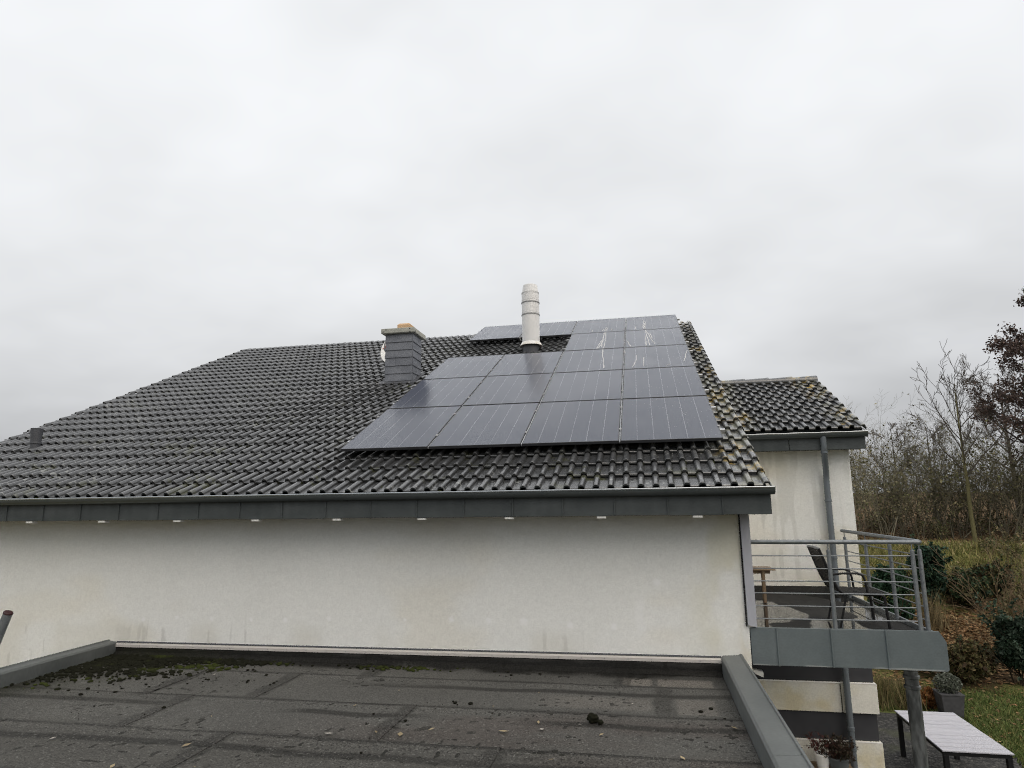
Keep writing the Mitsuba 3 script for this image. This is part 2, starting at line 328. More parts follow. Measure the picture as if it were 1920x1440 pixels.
def m_earth(p, n, uv):
    k = fbm(p.x * 0.5, p.y * 0.5, 1.0)
    g = fbm(p.x * 7, p.y * 7, 4.0)
    base = mix((0.050, 0.036, 0.020), (0.105, 0.068, 0.036), g)
    grass = smoothstep(0.46, 0.58, k) * (1 - smoothstep(22.0, 22.6, p.y))
    grass = dr.maximum(grass, smoothstep(16.6, 18.0, p.y + 2 * (k - .5)) * (1 - smoothstep(21.6, 22.2, p.y)))
    return mix(base, mix((0.085, 0.092, 0.028), (0.17, 0.165, 0.055), g), 0.85 * grass)
scene['mat_earth'] = principled(m_earth, 0.95, specular=0.2)
scene['mat_lawn'] = principled(lambda p, n, uv: mix((0.045, 0.066, 0.018), (0.105, 0.115, 0.036), fbm(p.x * 4, p.y * 4, 2)), 0.95, specular=0.2)
scene['mat_path'] = principled(lambda p, n, uv: mix((0.19, 0.155, 0.12), (0.30, 0.25, 0.20), fbm(p.x * 3, p.y * 3, 2)), 0.95, specular=0.2)
scene['mat_foliage'] = {'type': 'twosided', 'b': {'type': 'principled', 'base_color': {'type': 'mesh_attribute', 'name': 'vertex_color'}, 'roughness': 0.7, 'specular': 0.25}}
scene['mat_moss'] = principled(lambda p, n, uv: mix((0.009, 0.0095, 0.005), (0.040, 0.052, 0.010), smoothstep(0.50, 0.72, fbm(p.x * 2.6, p.y * 3.4, 4.0)) * (0.4 + 0.6 * noise(p.x * 60, p.y * 60, p.z * 60))), 0.95, specular=0.15)

# ---------------------------------------------------------------- setting: ground
def tz(y):
    return np.interp(y, [-80, 10.5, 12, 20.2, 22.6, 24, 40, 70, 300], [-5.14, -5.14, -5.0, -2.5, -2.38, -2.2, -0.6, 0.2, 0.2])
def ground_z(x, y):
    x, y = np.asarray(x, float), np.asarray(y, float)
    bump = 0.22 * (meshkit.fbm(np.stack([x * 0.5, y * 0.5, x * 0], -1), 3, seed=3) - 0.5) * np.clip((y - 11) / 3, 0, 1)
    return tz(y) + bump
gy = np.concatenate([np.linspace(-60, 10, 8), np.linspace(10.5, 45, 70), np.linspace(50, 300, 10)])
gx = np.concatenate([np.linspace(-160, 0, 8), np.linspace(2, 32, 61), np.linspace(40, 300, 10)])
GX, GY = np.meshgrid(gx, gy)
def grid_mesh(X, Y, Z):
    n, m = X.shape
    i, j = np.meshgrid(np.arange(n - 1), np.arange(m - 1), indexing='ij')
    a = i * m + j
    return np.stack([X, Y, Z], -1).reshape(-1, 3), np.stack([a, a + 1, a + m + 1, a + m], -1).reshape(-1, 4)
tag(obj('ground', grid_mesh(GX, GY, ground_z(GX, GY) - 0.012), 'mat_earth', True), 'brown leaf-littered garden ground rising to a bank', kind='structure')
rng = np.random.default_rng(11)
def wavy_sheet(pts, z):
    m = trimesh.creation.triangulate_polygon(Polygon(pts), engine='earcut')
    return np.column_stack([m[0], np.full(len(m[0]), z)]), m[1]
edge = [(7.45 + 0.10 * math.sin(y * 2.1) + 0.06 * math.sin(y * 5.3), y) for y in np.linspace(-6, 8.7, 40)]
far = [(x, 8.75 + 0.12 * math.sin(x * 2.7)) for x in np.linspace(7.2, 2.0, 20)]
tag(obj('terrace', wavy_sheet([(2.0, -6)] + edge + far, -5.14), 'mat_gravel'), 'dark gravel terrace under the balcony', kind='structure')
tag(obj('lawn', wavy_sheet([(e[0] - .15, e[1]) for e in edge[::1]] + [(x, y - .15) for x, y in far[:14]] + [(4.6, 11.4), (8.6, 11.2), (10.4, 10.2), (11.5, 7), (12, -6)], -5.145), 'mat_lawn'), 'strip of green lawn beside the dark terrace', kind='structure')
px = np.linspace(0, 60, 121)
pc = 21.9 + 0.25 * np.sin(px * 0.35)
PX, PY = np.stack([px, px]), np.stack([pc - 0.75, pc + 0.75])
tag(obj('path', grid_mesh(PX, PY, ground_z(PX, PY) + 0.02), 'mat_path'), 'pale garden path along the foot of the bank', kind='structure')

# ---------------------------------------------------------------- main house
house = thing('house', 'cream rendered house with a large dark tiled roof carrying solar panels', 'house')
WY, XL, XR = -0.35, -8.35, 2.38
def rz(y): return y * SN / CS - 0.30               # underside line of the roof build-up
YR = 7.72
sec = [(WY, -5.3), (WY, -0.80), (WY + 0.02, rz(WY)), (YR, rz(YR)), (2 * YR - WY, -0.6), (2 * YR - WY, -5.3)]
obj('wall', extrude_x(sec, XL, XR), 'mat_plaster', parent=house)
roof = house + '__roof'
s_top = -1.0 + 28 * 0.335 + 0.06
deck = extrude_x([tuple(roof_pts([[0, s, h]])[0][1:]) for s, h in ((-0.93, -0.205), (s_top, -0.205), (s_top, -0.245), (-0.93, -0.245))], -8.72, 2.56)
scene[roof] = mikit.ply((np.array(deck[0]) + [0, 0, H0], deck[1]), 'mat_fascia')
yt, zt = roof_pts([[0, s_top, -0.2]])[0][1:]
back = extrude_x([(yt, zt), (yt + 9.2, zt - 9.2 * SN / CS), (yt + 9.2, zt - 9.2 * SN / CS - .06), (yt, zt - .06)], -8.7, 2.58)
obj('back_slope', back, 'mat_fascia', parent=roof)

def tile_mesh(seed=0):
    prof = [(0.0, 0.0), (0.040, -0.002), (0.078, 0.0)]
    def roll(c): return [(c - .0345, 0.001), (c - .031, .022), (c - .020, .035), (c - .006, .039), (c + .008, .039), (c + .021, .034), (c + .031, .020), (c + .0345, .001)]
    prof = [(0.0, 0.001), (0.066, -0.001)] + roll(.1125) + [(0.158, 0.0), (0.216, -0.001)] + roll(.2625) + [(0.306, 0.002)]
    prof = np.array(prof)
    n = len(prof)
    th = 0.024
    v = []
    for s, h, sc in ((0.0, 0.033, 1), (0.007, 0.038, 1), (0.42, -0.008, 1)):
        v.append(np.column_stack([prof[:, 0], np.full(n, s), prof[:, 1] + h]))
    low = prof.copy()
    v.append(np.column_stack([prof[:, 0], np.full(n, 0.002), prof[:, 1] + 0.033 - 0.020]))
    v = np.vstack(v)
    q = []
    for a, b in ((0, 1), (1, 2), (3, 0)):
        for i in range(n - 1):
            q.append((a * n + i, a * n + i + 1, b * n + i + 1, b * n + i))
    r = np.array([[0.306, 0.4, -0.03]]), np.array([[0.306, 0.0, 0.0]])
    v = np.vstack([v, [[0.306, 0.0, -0.01], [0.306, 0.42, -0.035]]])
    q.append((n - 1, 4 * n, 4 * n + 1, 3 * n - 1))
    return v, np.array(q)
tile_v, tile_f = tile_mesh()
RB = np.array([[1, 0, 0, 0], [0, CS, -SN, 0], [0, SN, CS, H0], [0, 0, 0, 1.0]])
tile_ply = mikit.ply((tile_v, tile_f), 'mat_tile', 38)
def tile_matrix(rg, x, s, h, o=(0, 0, 0)):
    a, b = rg.normal(0, 0.006), rg.normal(0, 0.004)
    M = np.eye(4)
    M[:3, :3] = [[math.cos(a), -math.sin(a), 0], [math.sin(a), math.cos(a), b], [0, -b, 1]]
    M[:3, 3] = (x + rg.normal(0, 0.002), s + rg.normal(0, 0.005), h + rg.normal(0, 0.0015))
    O = np.eye(4); O[:3, 3] = o
    return O @ RB @ M
def lay_tiles(parent, cells, o, limit, rest_name, hidden, rg):
    near, far = [], []
    for x, s in cells:
        M = tile_matrix(rg, x, s, TH, o)
        c = M @ [0.15, 0.2, 0.02, 1]
        d = np.linalg.norm(c[:3] - CAM)
        (far if hidden(x, s) else near).append((d, M))
    near.sort(key=lambda t: t[0])
    for d, M in near[:limit]:
        k = key_of(parent + '__roof_tile')
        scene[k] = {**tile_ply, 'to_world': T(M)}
    rest = [M for d, M in near[limit:] + far]
    if rest:
        vs = [(tile_v @ M[:3, :3].T + M[:3, 3], tile_f) for M in rest]
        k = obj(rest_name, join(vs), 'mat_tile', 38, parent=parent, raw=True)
        tag(k, kind='stuff')
TH = -0.172
rg = np.random.default_rng(5)
NC = 38
cells = [(2.62 - 0.306 - 0.3 * c, -1.0 + 0.335 * r) for r in range(28) for c in range(NC)]
def under_panels(x, s):
    if s + .2 < 0.05 or x > 2.25: return False
    if s > 6.95: return x > -2.2
    if s > 5.2: return x > 0.1
    return x > -2.2 and s < 4.95
lay_tiles(roof, cells, (0, 0, 0), 300, 'farther_tiles', under_panels, rg)

# eaves: fascia panels, gutter, brackets
fas = house + '__fascia'
scene[fas] = mikit.ply(box(-8.75, 2.60, -0.838, -0.80, -0.825 + H0, -0.60 + H0), 'mat_fascia')
seams = [2.15 - 0.522 * k for k in range(22)]
ends = [2.605] + seams
for a, b in zip(ends[1:], ends[:-1]):
    obj('fascia_panel', box(a + .003, b - .003, -0.853, -0.838, -0.828 + rg.normal(0, .0015), -0.61, .003), 'mat_fascia', parent=fas)
    obj('seam', box(a - .007, a + .007, -0.866, -0.838, -0.829, -0.63, .002), 'mat_fascia', parent=fas)
obj('soffit', box(-8.75, 2.58, -0.80, WY - 0.002, -0.822, -0.805), 'mat_fascia', parent=house)
for x in (-6.88, -5.88, -4.87, -3.87, -2.88, -1.90, -0.93, 0.02, 0.97, 1.91):
    obj('soffit_vent', box(x - .046, x + .046, -0.845, -0.77, -0.853, -0.8295, .003), 'mat_vent', parent=house)
def gutter_section(cy, cz, r=0.066, t=0.004, n=12):
    a = np.linspace(math.pi, 2 * math.pi, n)
    out = [(cy + r * math.cos(t_), cz + r * math.sin(t_)) for t_ in a]
    inn = [(cy + (r - t) * math.cos(t_), cz + (r - t) * math.sin(t_)) for t_ in a[::-1]]
    return out + inn
def gutter(parent, cy, cz, x0, x1, gap, phase):
    k = obj('gutter', extrude_x(gutter_section(cy, cz), x0, x1), 'mat_zinc', 40, parent=parent)
    obj('rim', tube([(x0, cy - .066, cz + .004), (x1, cy - .066, cz + .004)], .0095, 8), 'mat_rim', 40, parent=k)
    e = [(cy + .066 * math.cos(a), cz + .066 * math.sin(a)) for a in np.linspace(math.pi, 2 * math.pi, 12)]
    obj('end_cap', extrude_x(e + [(cy + .066, cz + .012), (cy - .066, cz + .012)], x1 - .003, x1 + .004), 'mat_zinc', parent=k)
    x = x1 - phase
    while x > x0 + .1:
        obj('strap', extrude_x(gutter_section(cy, cz, .0695, .004), x - .011, x + .011), 'mat_zinc', 40, parent=k)
        x -= gap
    return k
gutter(house, -0.892, -0.572, -8.8, 2.628, 0.745, 0.72)
vb = [roof_pts([[0, s, h]])[0][1:] for s, h in ((-0.9, -0.19), (s_top, -0.19), (s_top, -0.36), (-0.9, -0.36))]
obj('verge_board', extrude_x([tuple(p) for p in vb], 2.565, 2.590), 'mat_fascia', parent=house)
obj('verge_board', extrude_x([tuple(p) for p in vb], -8.70, -8.675), 'mat_fascia', parent=house)
trim = hull([(2.362, -0.385, -0.826), (2.452, -0.385, -0.826), (2.362, -0.30, -0.826), (2.452, -0.30, -0.826), (2.367, -0.385, -1.925), (2.452, -0.385, -1.945), (2.367, -0.30, -1.925), (2.452, -0.30, -1.945)])
obj('corner_trim', trim, 'mat_trim', parent=house)
obj('trim_lip', box(2.349, 2.3605, -0.3735, -0.3515, -1.94, -0.828), 'mat_black_metal', parent=house)
br = key_of('wall_bracket')
scene[br] = mikit.ply((lambda m: (np.array(m[0]) + [0, 0, H0], m[1]))(join([box(2.384, 2.46, -0.13, -0.09, -2.425, -2.40, .004), hull([(2.40, -.13, -2.40), (2.515, -.13, -2.42), (2.515, -.13, -2.475), (2.44, -.13, -2.445), (2.40, -.05, -2.40), (2.515, -.05, -2.42), (2.515, -.05, -2.475), (2.44, -.05, -2.445)])])), 'mat_white_paint')
tag(br, 'small white bracket on the house corner just below the balcony', 'bracket')

# ---------------------------------------------------------------- solar panels
rowname = ['lowest row', 'second row from the bottom', 'middle row', 'second row from the top', 'topmost row']
colname = ['leftmost', 'second from left', 'third from left', 'rightmost']
drops = {(2, 4): [[(0.73, 7.47), (0.71, 6.99)], [(0.76, 7.35), (0.745, 6.99)], [(0.44, 7.23), (0.44, 7.0)], [(0.68, 7.3), (0.66, 7.0)], [(.85, 7.25), (.86, 7.02)]],
         (2, 3): [[(0.71, 6.85), (0.72, 5.98), (0.66, 5.25)], [(0.73, 6.85), (0.76, 6.2), (0.76, 5.35), (0.74, 5.2)], [(.715, 6.6), (.70, 5.9), (.72, 5.3)], [(.69, 6.0), (.63, 5.22)]],
         (2, 2): [[(0.74, 5.1), (0.78, 4.44), (0.80, 4.1), (0.83, 3.6)], [(.75, 5.1), (.765, 4.6)]],
         (3, 4): [[(1.55, 8.1), (1.56, 7.0)], [(1.585, 7.9), (1.575, 7.0)], [(1.37, 7.3), (1.37, 7.0)], [(1.53, 7.6), (1.535, 7.0)]],
         (3, 3): [[(1.57, 6.84), (1.60, 5.99), (1.62, 5.25)], [(1.59, 6.8), (1.64, 6.1), (1.73, 5.3)], [(1.57, 6.3), (1.56, 5.6), (1.565, 5.25)], [(1.19, 5.84), (1.27, 5.25)], [(1.66, 6.4), (1.69, 5.9)]],
         (3, 2): [[(1.37, 4.45), (1.37, 4.1), (1.30, 3.55)], [(1.50, 4.25), (1.485, 3.58)], [(2.26, 4.63), (2.21, 4.25), (2.15, 3.8)], [(1.92, 3.66), (1.84, 3.56)], [(1.15, 5.0), (1.17, 4.6)]]}
def ribbon(pts, w, h=0.0025):
    p = np.array(pts, float)
    n = 10
    t = np.linspace(0, 1, n)
    L = np.concatenate([[0], np.cumsum(np.linalg.norm(np.diff(p, axis=0), axis=1))]); L /= L[-1]
    q = np.column_stack([np.interp(t, L, p[:, 0]), np.interp(t, L, p[:, 1])])
    q[:, 0] += rg.normal(0, 0.004, n)
    ww = w * (0.35 + rg.random(n) * 0.9)
    v = []
    for (x, s), a in zip(q, ww):
        v += [(x - a / 2, s, 0.0005), (x - a / 4, s, h), (x + a / 4, s, h), (x + a / 2, s, 0.0005)]
    f = [(4 * i + k, 4 * i + k + 1, 4 * i + 5 + k, 4 * i + 4 + k) for i in range(n - 1) for k in range(3)]
    return np.array(v), np.array(f)
for r in range(5):
    for c in range(4):
        if r == 3 and c < 2: continue
        x0, s0 = (c - 2) * PW + .010, r * PH + .016
        x1, s1 = x0 + PW - .020, s0 + PH - .032
        look_ = 'solar panel streaked with white bird droppings, ' if (c, r) in drops else ('speckled black solar panel, ' if (c, r) in ((3, 0), (3, 1)) else 'clean black solar panel, ')
        lab = look_ + colname[c] + ' in the ' + rowname[r].replace(' from the', ' from')
        k = thing('solar_panel', lab, 'solar panel', 'solar panels on the house roof')
        t = .011
        d = rg.normal(0, .0012)
        obj('cell_sheet', on_roof(box(x0 + t, x1 - t, s0 + t, s1 - t, -0.006 + d, -0.0015 + d)), 'mat_cells', parent=k)
        fr = join([box(x0, x1, s0, s0 + t, -0.035 + d, d, .0015), box(x0, x1, s1 - t, s1, -0.035 + d, d, .0015), box(x0, x0 + t, s0 + t, s1 - t, -0.035 + d, d, .0015), box(x1 - t, x1, s0 + t, s1 - t, -0.035 + d, d, .0015)])
        obj('frame', on_roof(fr), 'mat_panel_frame', parent=k)
        if (c, r) in drops:
            kk = obj('bird_droppings', on_roof(join([ribbon(p, .015) for p in drops[(c, r)]])), 'mat_droppings', parent=k)
            labels[kk] = {'label': 'white streaks of bird droppings run down the panel'}
# rails under the panels and clamps between them
for r in range(5):
    for fr_ in (0.24, 0.76):
        s = (r + fr_) * PH
        xs = (0, 2 * PW) if r == 3 else (-2 * PW, 2 * PW)
        k = thing('mounting_rail', ('lower' if fr_ < .5 else 'upper') + ' aluminium rail carrying the ' + rowname[r] + ' of solar panels', 'rail', 'rails under the solar panels')
        obj('bar', on_roof(box(xs[0] - .07, xs[1] + .06, s - .02, s + .02, -0.076, -0.0365, .003)), 'mat_aluminium', parent=k)
        for c in range(5):
            if r == 3 and c < 2: continue
            x = (c - 2) * PW + (0.012 if c == 0 or (r == 3 and c == 2) else (-0.012 if c == 4 else 0))
            obj('clamp', on_roof(box(x - .013, x + .013, s - .024, s + .024, .0035, .008, .0015)), 'mat_seam_grey', parent=k)
        for x in np.arange(xs[0] + .2, xs[1], 0.9):
            obj('roof_hook', on_roof(box(x - .015, x + .015, s - .012, s + .012, -0.17, -0.0765)), 'mat_aluminium', parent=k)
    for c in (range(1, 4) if r != 3 else (3,)):
        pass
# bright narrow seam profile between the panel columns
for c in (1, 2, 3):
    rows = range(5) if c == 3 else (0, 1, 2, 4)
    if c == 2: rows = range(5)
    for r in rows:
        if c == 2 and r == 3: continue
        x = (c - 2) * PW
        obj('seam_profile', on_roof(box(x - .004, x + .004, r * PH + .02, (r + 1) * PH - .02, -0.034, -0.012)), 'mat_aluminium', parent='mounting_rail' + (f'_{2 * r:03d}' if r else ''))

# ---------------------------------------------------------------- chimney, flue, vent, dish
ch = thing('chimney', 'square slate-clad chimney with a tan flue block on its stone cap', 'chimney')
cx0, cx1, cy0, cy1 = -3.165, -2.65, 3.56, 4.02
zb0, zt0 = 1.35, 2.43
obj('core', box(cx0 + .014, cx1 - .014, cy0 + .014, cy1 - .014, zb0, zt0), 'mat_dark_lead', parent=ch)
for i in range(7):
    z0, z1 = 2.43 - .146 * (i + 1), 2.43 - .146 * i
    for side in range(4):
        a0, a1 = (cx0, cx1) if side in (0, 2) else (cy0, cy1)
        cuts = [a0, a1] if (side == 0 and i not in (5, 3)) else ([a0, a0 + (a1 - a0) * (.33 + .3 * ((i * 7 + side * 3) % 5) / 5), a1])
        for u0, u1 in zip(cuts[:-1], cuts[1:]):
            e = .0012
            dz = rg.normal(0, .003)
            if side == 0: P = [(x, cy0 - (0.020 if z < z0 + .02 else .004), z) for x in (u0 + e, u1 - e) for z in (z0 - .012 + dz, z1)] + [(x, cy0 + .012, z) for x in (u0 + e, u1 - e) for z in (z0 - .012 + dz, z1)]
            if side == 2: P = [(x, cy1 + (0.020 if z < z0 + .02 else .004), z) for x in (u0 + e, u1 - e) for z in (z0 - .012 + dz, z1)] + [(x, cy1 - .012, z) for x in (u0 + e, u1 - e) for z in (z0 - .012 + dz, z1)]
            if side == 1: P = [(cx1 + (0.020 if z < z0 + .02 else .004), y, z) for y in (u0 + e, u1 - e) for z in (z0 - .012 + dz, z1)] + [(cx1 - .012, y, z) for y in (u0 + e, u1 - e) for z in (z0 - .012 + dz, z1)]
            if side == 3: P = [(cx0 - (0.020 if z < z0 + .02 else .004), y, z) for y in (u0 + e, u1 - e) for z in (z0 - .012 + dz, z1)] + [(cx0 + .012, y, z) for y in (u0 + e, u1 - e) for z in (z0 - .012 + dz, z1)]
            obj('slate', hull(P), 'mat_slate', parent=ch)
obj('cap', box(cx0 - .075, cx1 + .055, cy0 - .075, cy1 + .13, 2.437, 2.528, .008), 'mat_cap_stone', parent=ch)
fb = hull([(x, y, z) for z, i in ((2.53, 0), (2.635, 0), (2.668, .035)) for x in (-2.99 + i, -2.735 - i) for y in (3.66 + i, 3.95 - i)])
obj('flue_block', fb, 'mat_flue_block', parent=ch)
ap = [(cx0 - .10, cy0 - .10), (cx1 + .10, cy0 - .10), (cx1 + .10, cy1 + .06), (cx0 - .10, cy1 + .06)]
def roof_z(y, h): return (y * SN + h) / CS
apron = hull([(x, y, roof_z(y, h)) for x in (cx0 - .09, cx1 + .09) for y in (cy0 - .12, cy1 + .05) for h in (-.15, -.112)])
obj('lead_apron', apron, 'mat_dark_lead', parent=ch)

fl = thing('flue_pipe', 'tall round white metal flue pipe standing between the upper solar panels', 'flue pipe')
FX, FY, FR = -0.775, 5.56, 0.183
obj('lower_pipe', lathe([(FR - .004, 2.56), (FR, 2.58), (FR, 3.20), (FR - .01, 3.205)], FX, FY), 'mat_white_metal', 40, parent=fl)
obj('middle_pipe', lathe([(FR - .002, 3.19), (FR - .002, 3.46)], FX, FY), 'mat_white_metal', 40, parent=fl)
obj('top_pipe', lathe([(FR - .002, 3.46), (FR - .002, 3.66), (FR - .006, 3.68), (.150, 3.855), (.140, 3.86), (.140, 3.75), (0.0, 3.74)], FX, FY), 'mat_white_metal', 40, parent=fl)
for z in (3.205, 3.47):
    obj('clamp_band', lathe([(FR - .003, z - .014), (FR + .010, z - .010), (FR + .010, z + .010), (FR - .003, z + .014)], FX, FY), 'mat_seam_grey', 40, parent=fl)
for z in (3.225, 3.255, 3.52, 3.665, 3.69):
    obj('bead', lathe([(FR - .006, z - .006), (FR + .003, z), (FR - .006, z + .006)], FX, FY), 'mat_white_metal', parent=fl)
obj('storm_collar', lathe([(FR - .004, 2.625), (FR + .01, 2.615), (FR + .055, 2.545), (FR + .053, 2.540), (FR - .004, 2.60)], FX, FY), 'mat_white_metal', 40, parent=fl)
obj('base_sleeve', lathe([(FR - .01, 2.60), (FR - .01, 2.2), (FR + .02, 2.15)], FX, FY), 'mat_dark_lead', 40, parent=fl)
obj('cable_clip', tube([(-.985, 5.50, 2.66), (-1.0, 5.5, 2.72), (-.965, 5.5, 2.76)], .006, 6), 'mat_seam_grey', parent=fl)

vp = thing('roof_vent', 'short dark grey vent pipe at the left edge of the roof', 'vent pipe')
obj('pipe', lathe([(.068, .05), (.068, .30), (.080, .31), (.080, .33), (.073, .34), (.084, .545), (.077, .545), (.070, .40), (0, .39)], -7.74, .86, 22), 'mat_dark_lead', 40, parent=vp)
obj('base_collar', lathe([(.112, .06), (.105, .19), (.076, .235), (.068, .235)], -7.74, .86, 22), 'mat_dark_lead', 40, parent=vp)

ds = thing('satellite_dish', 'white round satellite dish with red print half hidden behind the chimney', 'satellite dish')
def dish_frame(pts, c, nrm):
    w = np.array(nrm, float); w /= np.linalg.norm(w)
    u = np.cross([0, 0, 1], w); u /= np.linalg.norm(u)
    v = np.cross(w, u)
    p = np.asarray(pts, float)
    return np.array(c) + p[:, :1] * u + p[:, 1:2] * v + p[:, 2:] * w
DC, DN = (-3.27, 4.33, 2.33), (-0.25, -0.93, 0.25)
m = trimesh.creation.revolve(np.array([(0, .0), (.12, .008), (.22, .028), (.315, .06), (.322, .058), (.315, .048), (.22, .014), (.12, -.006), (0, -.014)]), sections=32)
obj('reflector', (dish_frame(m.vertices, DC, DN), np.array(m.faces)), 'mat_white_paint', 40, parent=ds)
tri = np.array([(-.285, .02, .060), (-.14, .19, .042), (-.10, .06, .022), (-.285, .02, .066), (-.14, .19, .048), (-.10, .06, .028)])
sgn = 1 if dish_frame([(1, 0, 0)], (0, 0, 0), DN)[0][0] > 0 else -1
tri[:, 0] *= sgn
obj('red_print', hull(dish_frame(tri, DC, DN)), 'mat_red_print', parent=ds)
obj('mast', tube([(-3.27, 4.40, 2.33), (-3.27, 4.47, 2.28), (-3.27, 4.47, 1.85)], .022, 10), 'mat_galvanised', 40, parent=ds)
obj('feed_arm', tube([dish_frame([(0, -.3, .05)], DC, DN)[0], dish_frame([(0, -.16, .34)], DC, DN)[0], dish_frame([(0, -.04, .36)], DC, DN)[0]], .012, 8), 'mat_seam_grey', parent=ds)

# loose moss on the main roof
def blob(c, r, flat, rgx, sub=1):
    m = trimesh.creation.icosphere(subdivisions=sub)
    v = np.array(m.vertices)
    v = v * (0.7 + 0.6 * meshkit.noise(v * 2.3 + rgx.random(3) * 50)[:, None])
    return v * [r, r * (0.6 + .6 * rgx.random()), r * flat] + c, np.array(m.faces)
rm = np.random.default_rng(8)
bl = []
for i in range(330):
    c, r = rm.integers(0, 36), int(min(27, abs(rm.normal(0, 4.2))))
    x = 2.62 - 0.3 * c - rm.choice([.17, .02]) - rm.random() * .05
    s = -1.0 + .335 * r - .01 + rm.random() * .02
    if under_panels(x - .15, s): continue
    bl.append(blob((x, s + rm.choice([0, .3, .15], p=[.7, .2, .1]), TH + .012), .012 + .022 * rm.random() ** 2, .8, rm))
for x, s in ((-5.03, .36), (-4.19, -.27), (-4.05, .63), (-2.85, 3.6 / CS - .28), (-2.6, 3.3), (-2.55, 3.6)):
    for j in range(6): bl.append(blob((x + rm.normal(0, .045), s + rm.normal(0, .025), TH + .02), .016 + .018 * rm.random(), .7, rm))
tag(obj('roof_moss', on_roof(join(bl)), 'mat_moss', True), 'small dark clumps of moss along the tile edges', 'moss', kind='stuff')

# ---------------------------------------------------------------- annex
an = thing('annex', 'narrow cream annex with its own tiled roof behind the balcony', 'house')
AX, AY, AYR = 4.36, 2.80, 4.86
EO = (0, 2.50, 0.315)                                   # annex eave frame
asec = [(AY, -2.1), (AY, 0.30), (AYR, 1.18), (2 * AYR - AY, .3), (2 * AYR - AY, -2.1)]
obj('wall', extrude_x(asec, XR + .005, AX), 'mat_plaster', parent=an)
obj('lower_wall', box(XR + .005, 4.375, AY + .01, 6.9, -5.3, -2.1), 'mat_dark_render', parent=an)
for z0, z1 in ((-3.57, -3.18), (-4.31, -3.93)):
    obj('white_band', box(XR + .01, 3.93, AY - .03, AY + .009, z0, z1, .006), 'mat_white_render', parent=an)
    obj('white_corner_band', box(3.945, 4.398, AY - .045, AY + .4, z0, z1, .006), 'mat_white_render', parent=an)
    obj('band_trim', box(XR + .01, 4.39, AY - .05, AY - .046, z1 - .004, z1 + .008), 'mat_white_paint', parent=an)
ar = an + '__roof'
A_TOP = 2.62
dk = extrude_x([tuple(roof_pts([[0, s, h]], EO)[0][1:]) for s, h in ((.06, -.035), (A_TOP, -.035), (A_TOP, -.075), (.06, -.075))], XR + .005, 4.48)
scene[ar] = mikit.ply((np.array(dk[0]) + [0, 0, H0], dk[1]), 'mat_fascia')
ya, za = roof_pts([[0, A_TOP, 0]], EO)[0][1:]
obj('back_slope', extrude_x([(ya, za - .03), (ya + 2.9, za - .03 - 2.9 * SN / CS), (ya + 2.9, za - .08 - 2.9 * SN / CS), (ya, za - .08)], XR + .005, 4.5), 'mat_fascia', parent=ar)
cells = [(4.53 - 0.306 - .3 * c, -.05 + .335 * r) for r in range(8) for c in range(7)]
_TH = TH; TH = -0.005
lay_tiles(ar, cells, EO, 400, 'farther_tiles', lambda x, s: False, rg)
TH = _TH
def ridge_tile(x0, x1, r):
    a = np.linspace(-.12 * math.pi, 1.12 * math.pi, 11)
    ring = lambda x, rr: np.column_stack([np.full(11, x), ya - .005 + rr * np.cos(a), za + .0 + rr * .72 * np.sin(a)])
    v = np.vstack([ring(x0, r), ring(x1, r * 1.24), ring(x1, r * 1.24 - .03), ring(x0, r - .018)])
    f = [(k * 11 + i, k * 11 + i + 1, ((k + 1) % 4) * 11 + i + 1, ((k + 1) % 4) * 11 + i) for k in range(4) for i in range(10)]
    return v, np.array(f)
for i in range(6):
    x1 = 4.52 - .41 * i
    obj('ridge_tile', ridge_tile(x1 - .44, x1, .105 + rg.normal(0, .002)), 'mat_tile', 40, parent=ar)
obj('fascia_panel', box(XR + .005, 3.492, 2.545, 2.57, .02, .215, .003), 'mat_fascia', parent=an)
obj('fascia_panel', box(3.500, 4.525, 2.545, 2.57, .02, .215, .003), 'mat_fascia', parent=an)
obj('soffit', box(XR + .005, 4.50, 2.571, AY - .002, .03, .045), 'mat_fascia', parent=an)
obj('verge_board', extrude_x([tuple(roof_pts([[0, s, h]], EO)[0][1:]) for s, h in ((.05, -.03), (A_TOP, -.03), (A_TOP, -.20), (.05, -.20))], 4.485, 4.508), 'mat_fascia', parent=an)
gutter(an, 2.505, 0.255, XR + .02, 4.54, 0.72, .62)
dp = obj('downpipe', tube([(3.955, 2.50, .215), (3.955, 2.50, .06), (3.96, 2.53, -.03), (4.0, 2.70, -.30), (4.0, 2.725, -.42), (4.0, 2.725, -1.97)], .041, 14), 'mat_galvanised_pipe', 40, parent=an)
for z in (-.02, -.70, -1.5):
    obj('pipe_clip', lathe([(.041, z - .015), (.050, z - .012), (.050, z + .012), (.041, z + .015)], 4.0 if z < -.2 else 3.958, 2.725 if z < -.2 else 2.525, 14), 'mat_galvanised_pipe', 40, parent=dp)
scene['mat_galvanised_pipe'] = principled(lambda p, n, uv: mix((0.115, 0.135, 0.155), (0.17, 0.19, 0.21), fbm(p.x * 8, p.y * 8, p.z * 3)), 0.45, metallic=0.35)
obj('skirting', box(XR + .01, 4.15, AY - .02, AY - .002, -1.999, -1.90), 'mat_felt', parent=an)
ldp = tag(obj('lower_downpipe', tube([(4.0, 2.70, -2.32), (4.0, 2.70, -5.14)], .042, 14), 'mat_galvanised_pipe', 40), 'grey downpipe in front of the striped annex wall below the balcony', 'downpipe')
for z in (-3.75, -4.0):
    obj('sleeve', lathe([(.042, z - .03), (.049, z - .025), (.049, z + .025), (.042, z + .03)], 4.0, 2.70, 14), 'mat_galvanised_pipe', 40, parent=ldp)

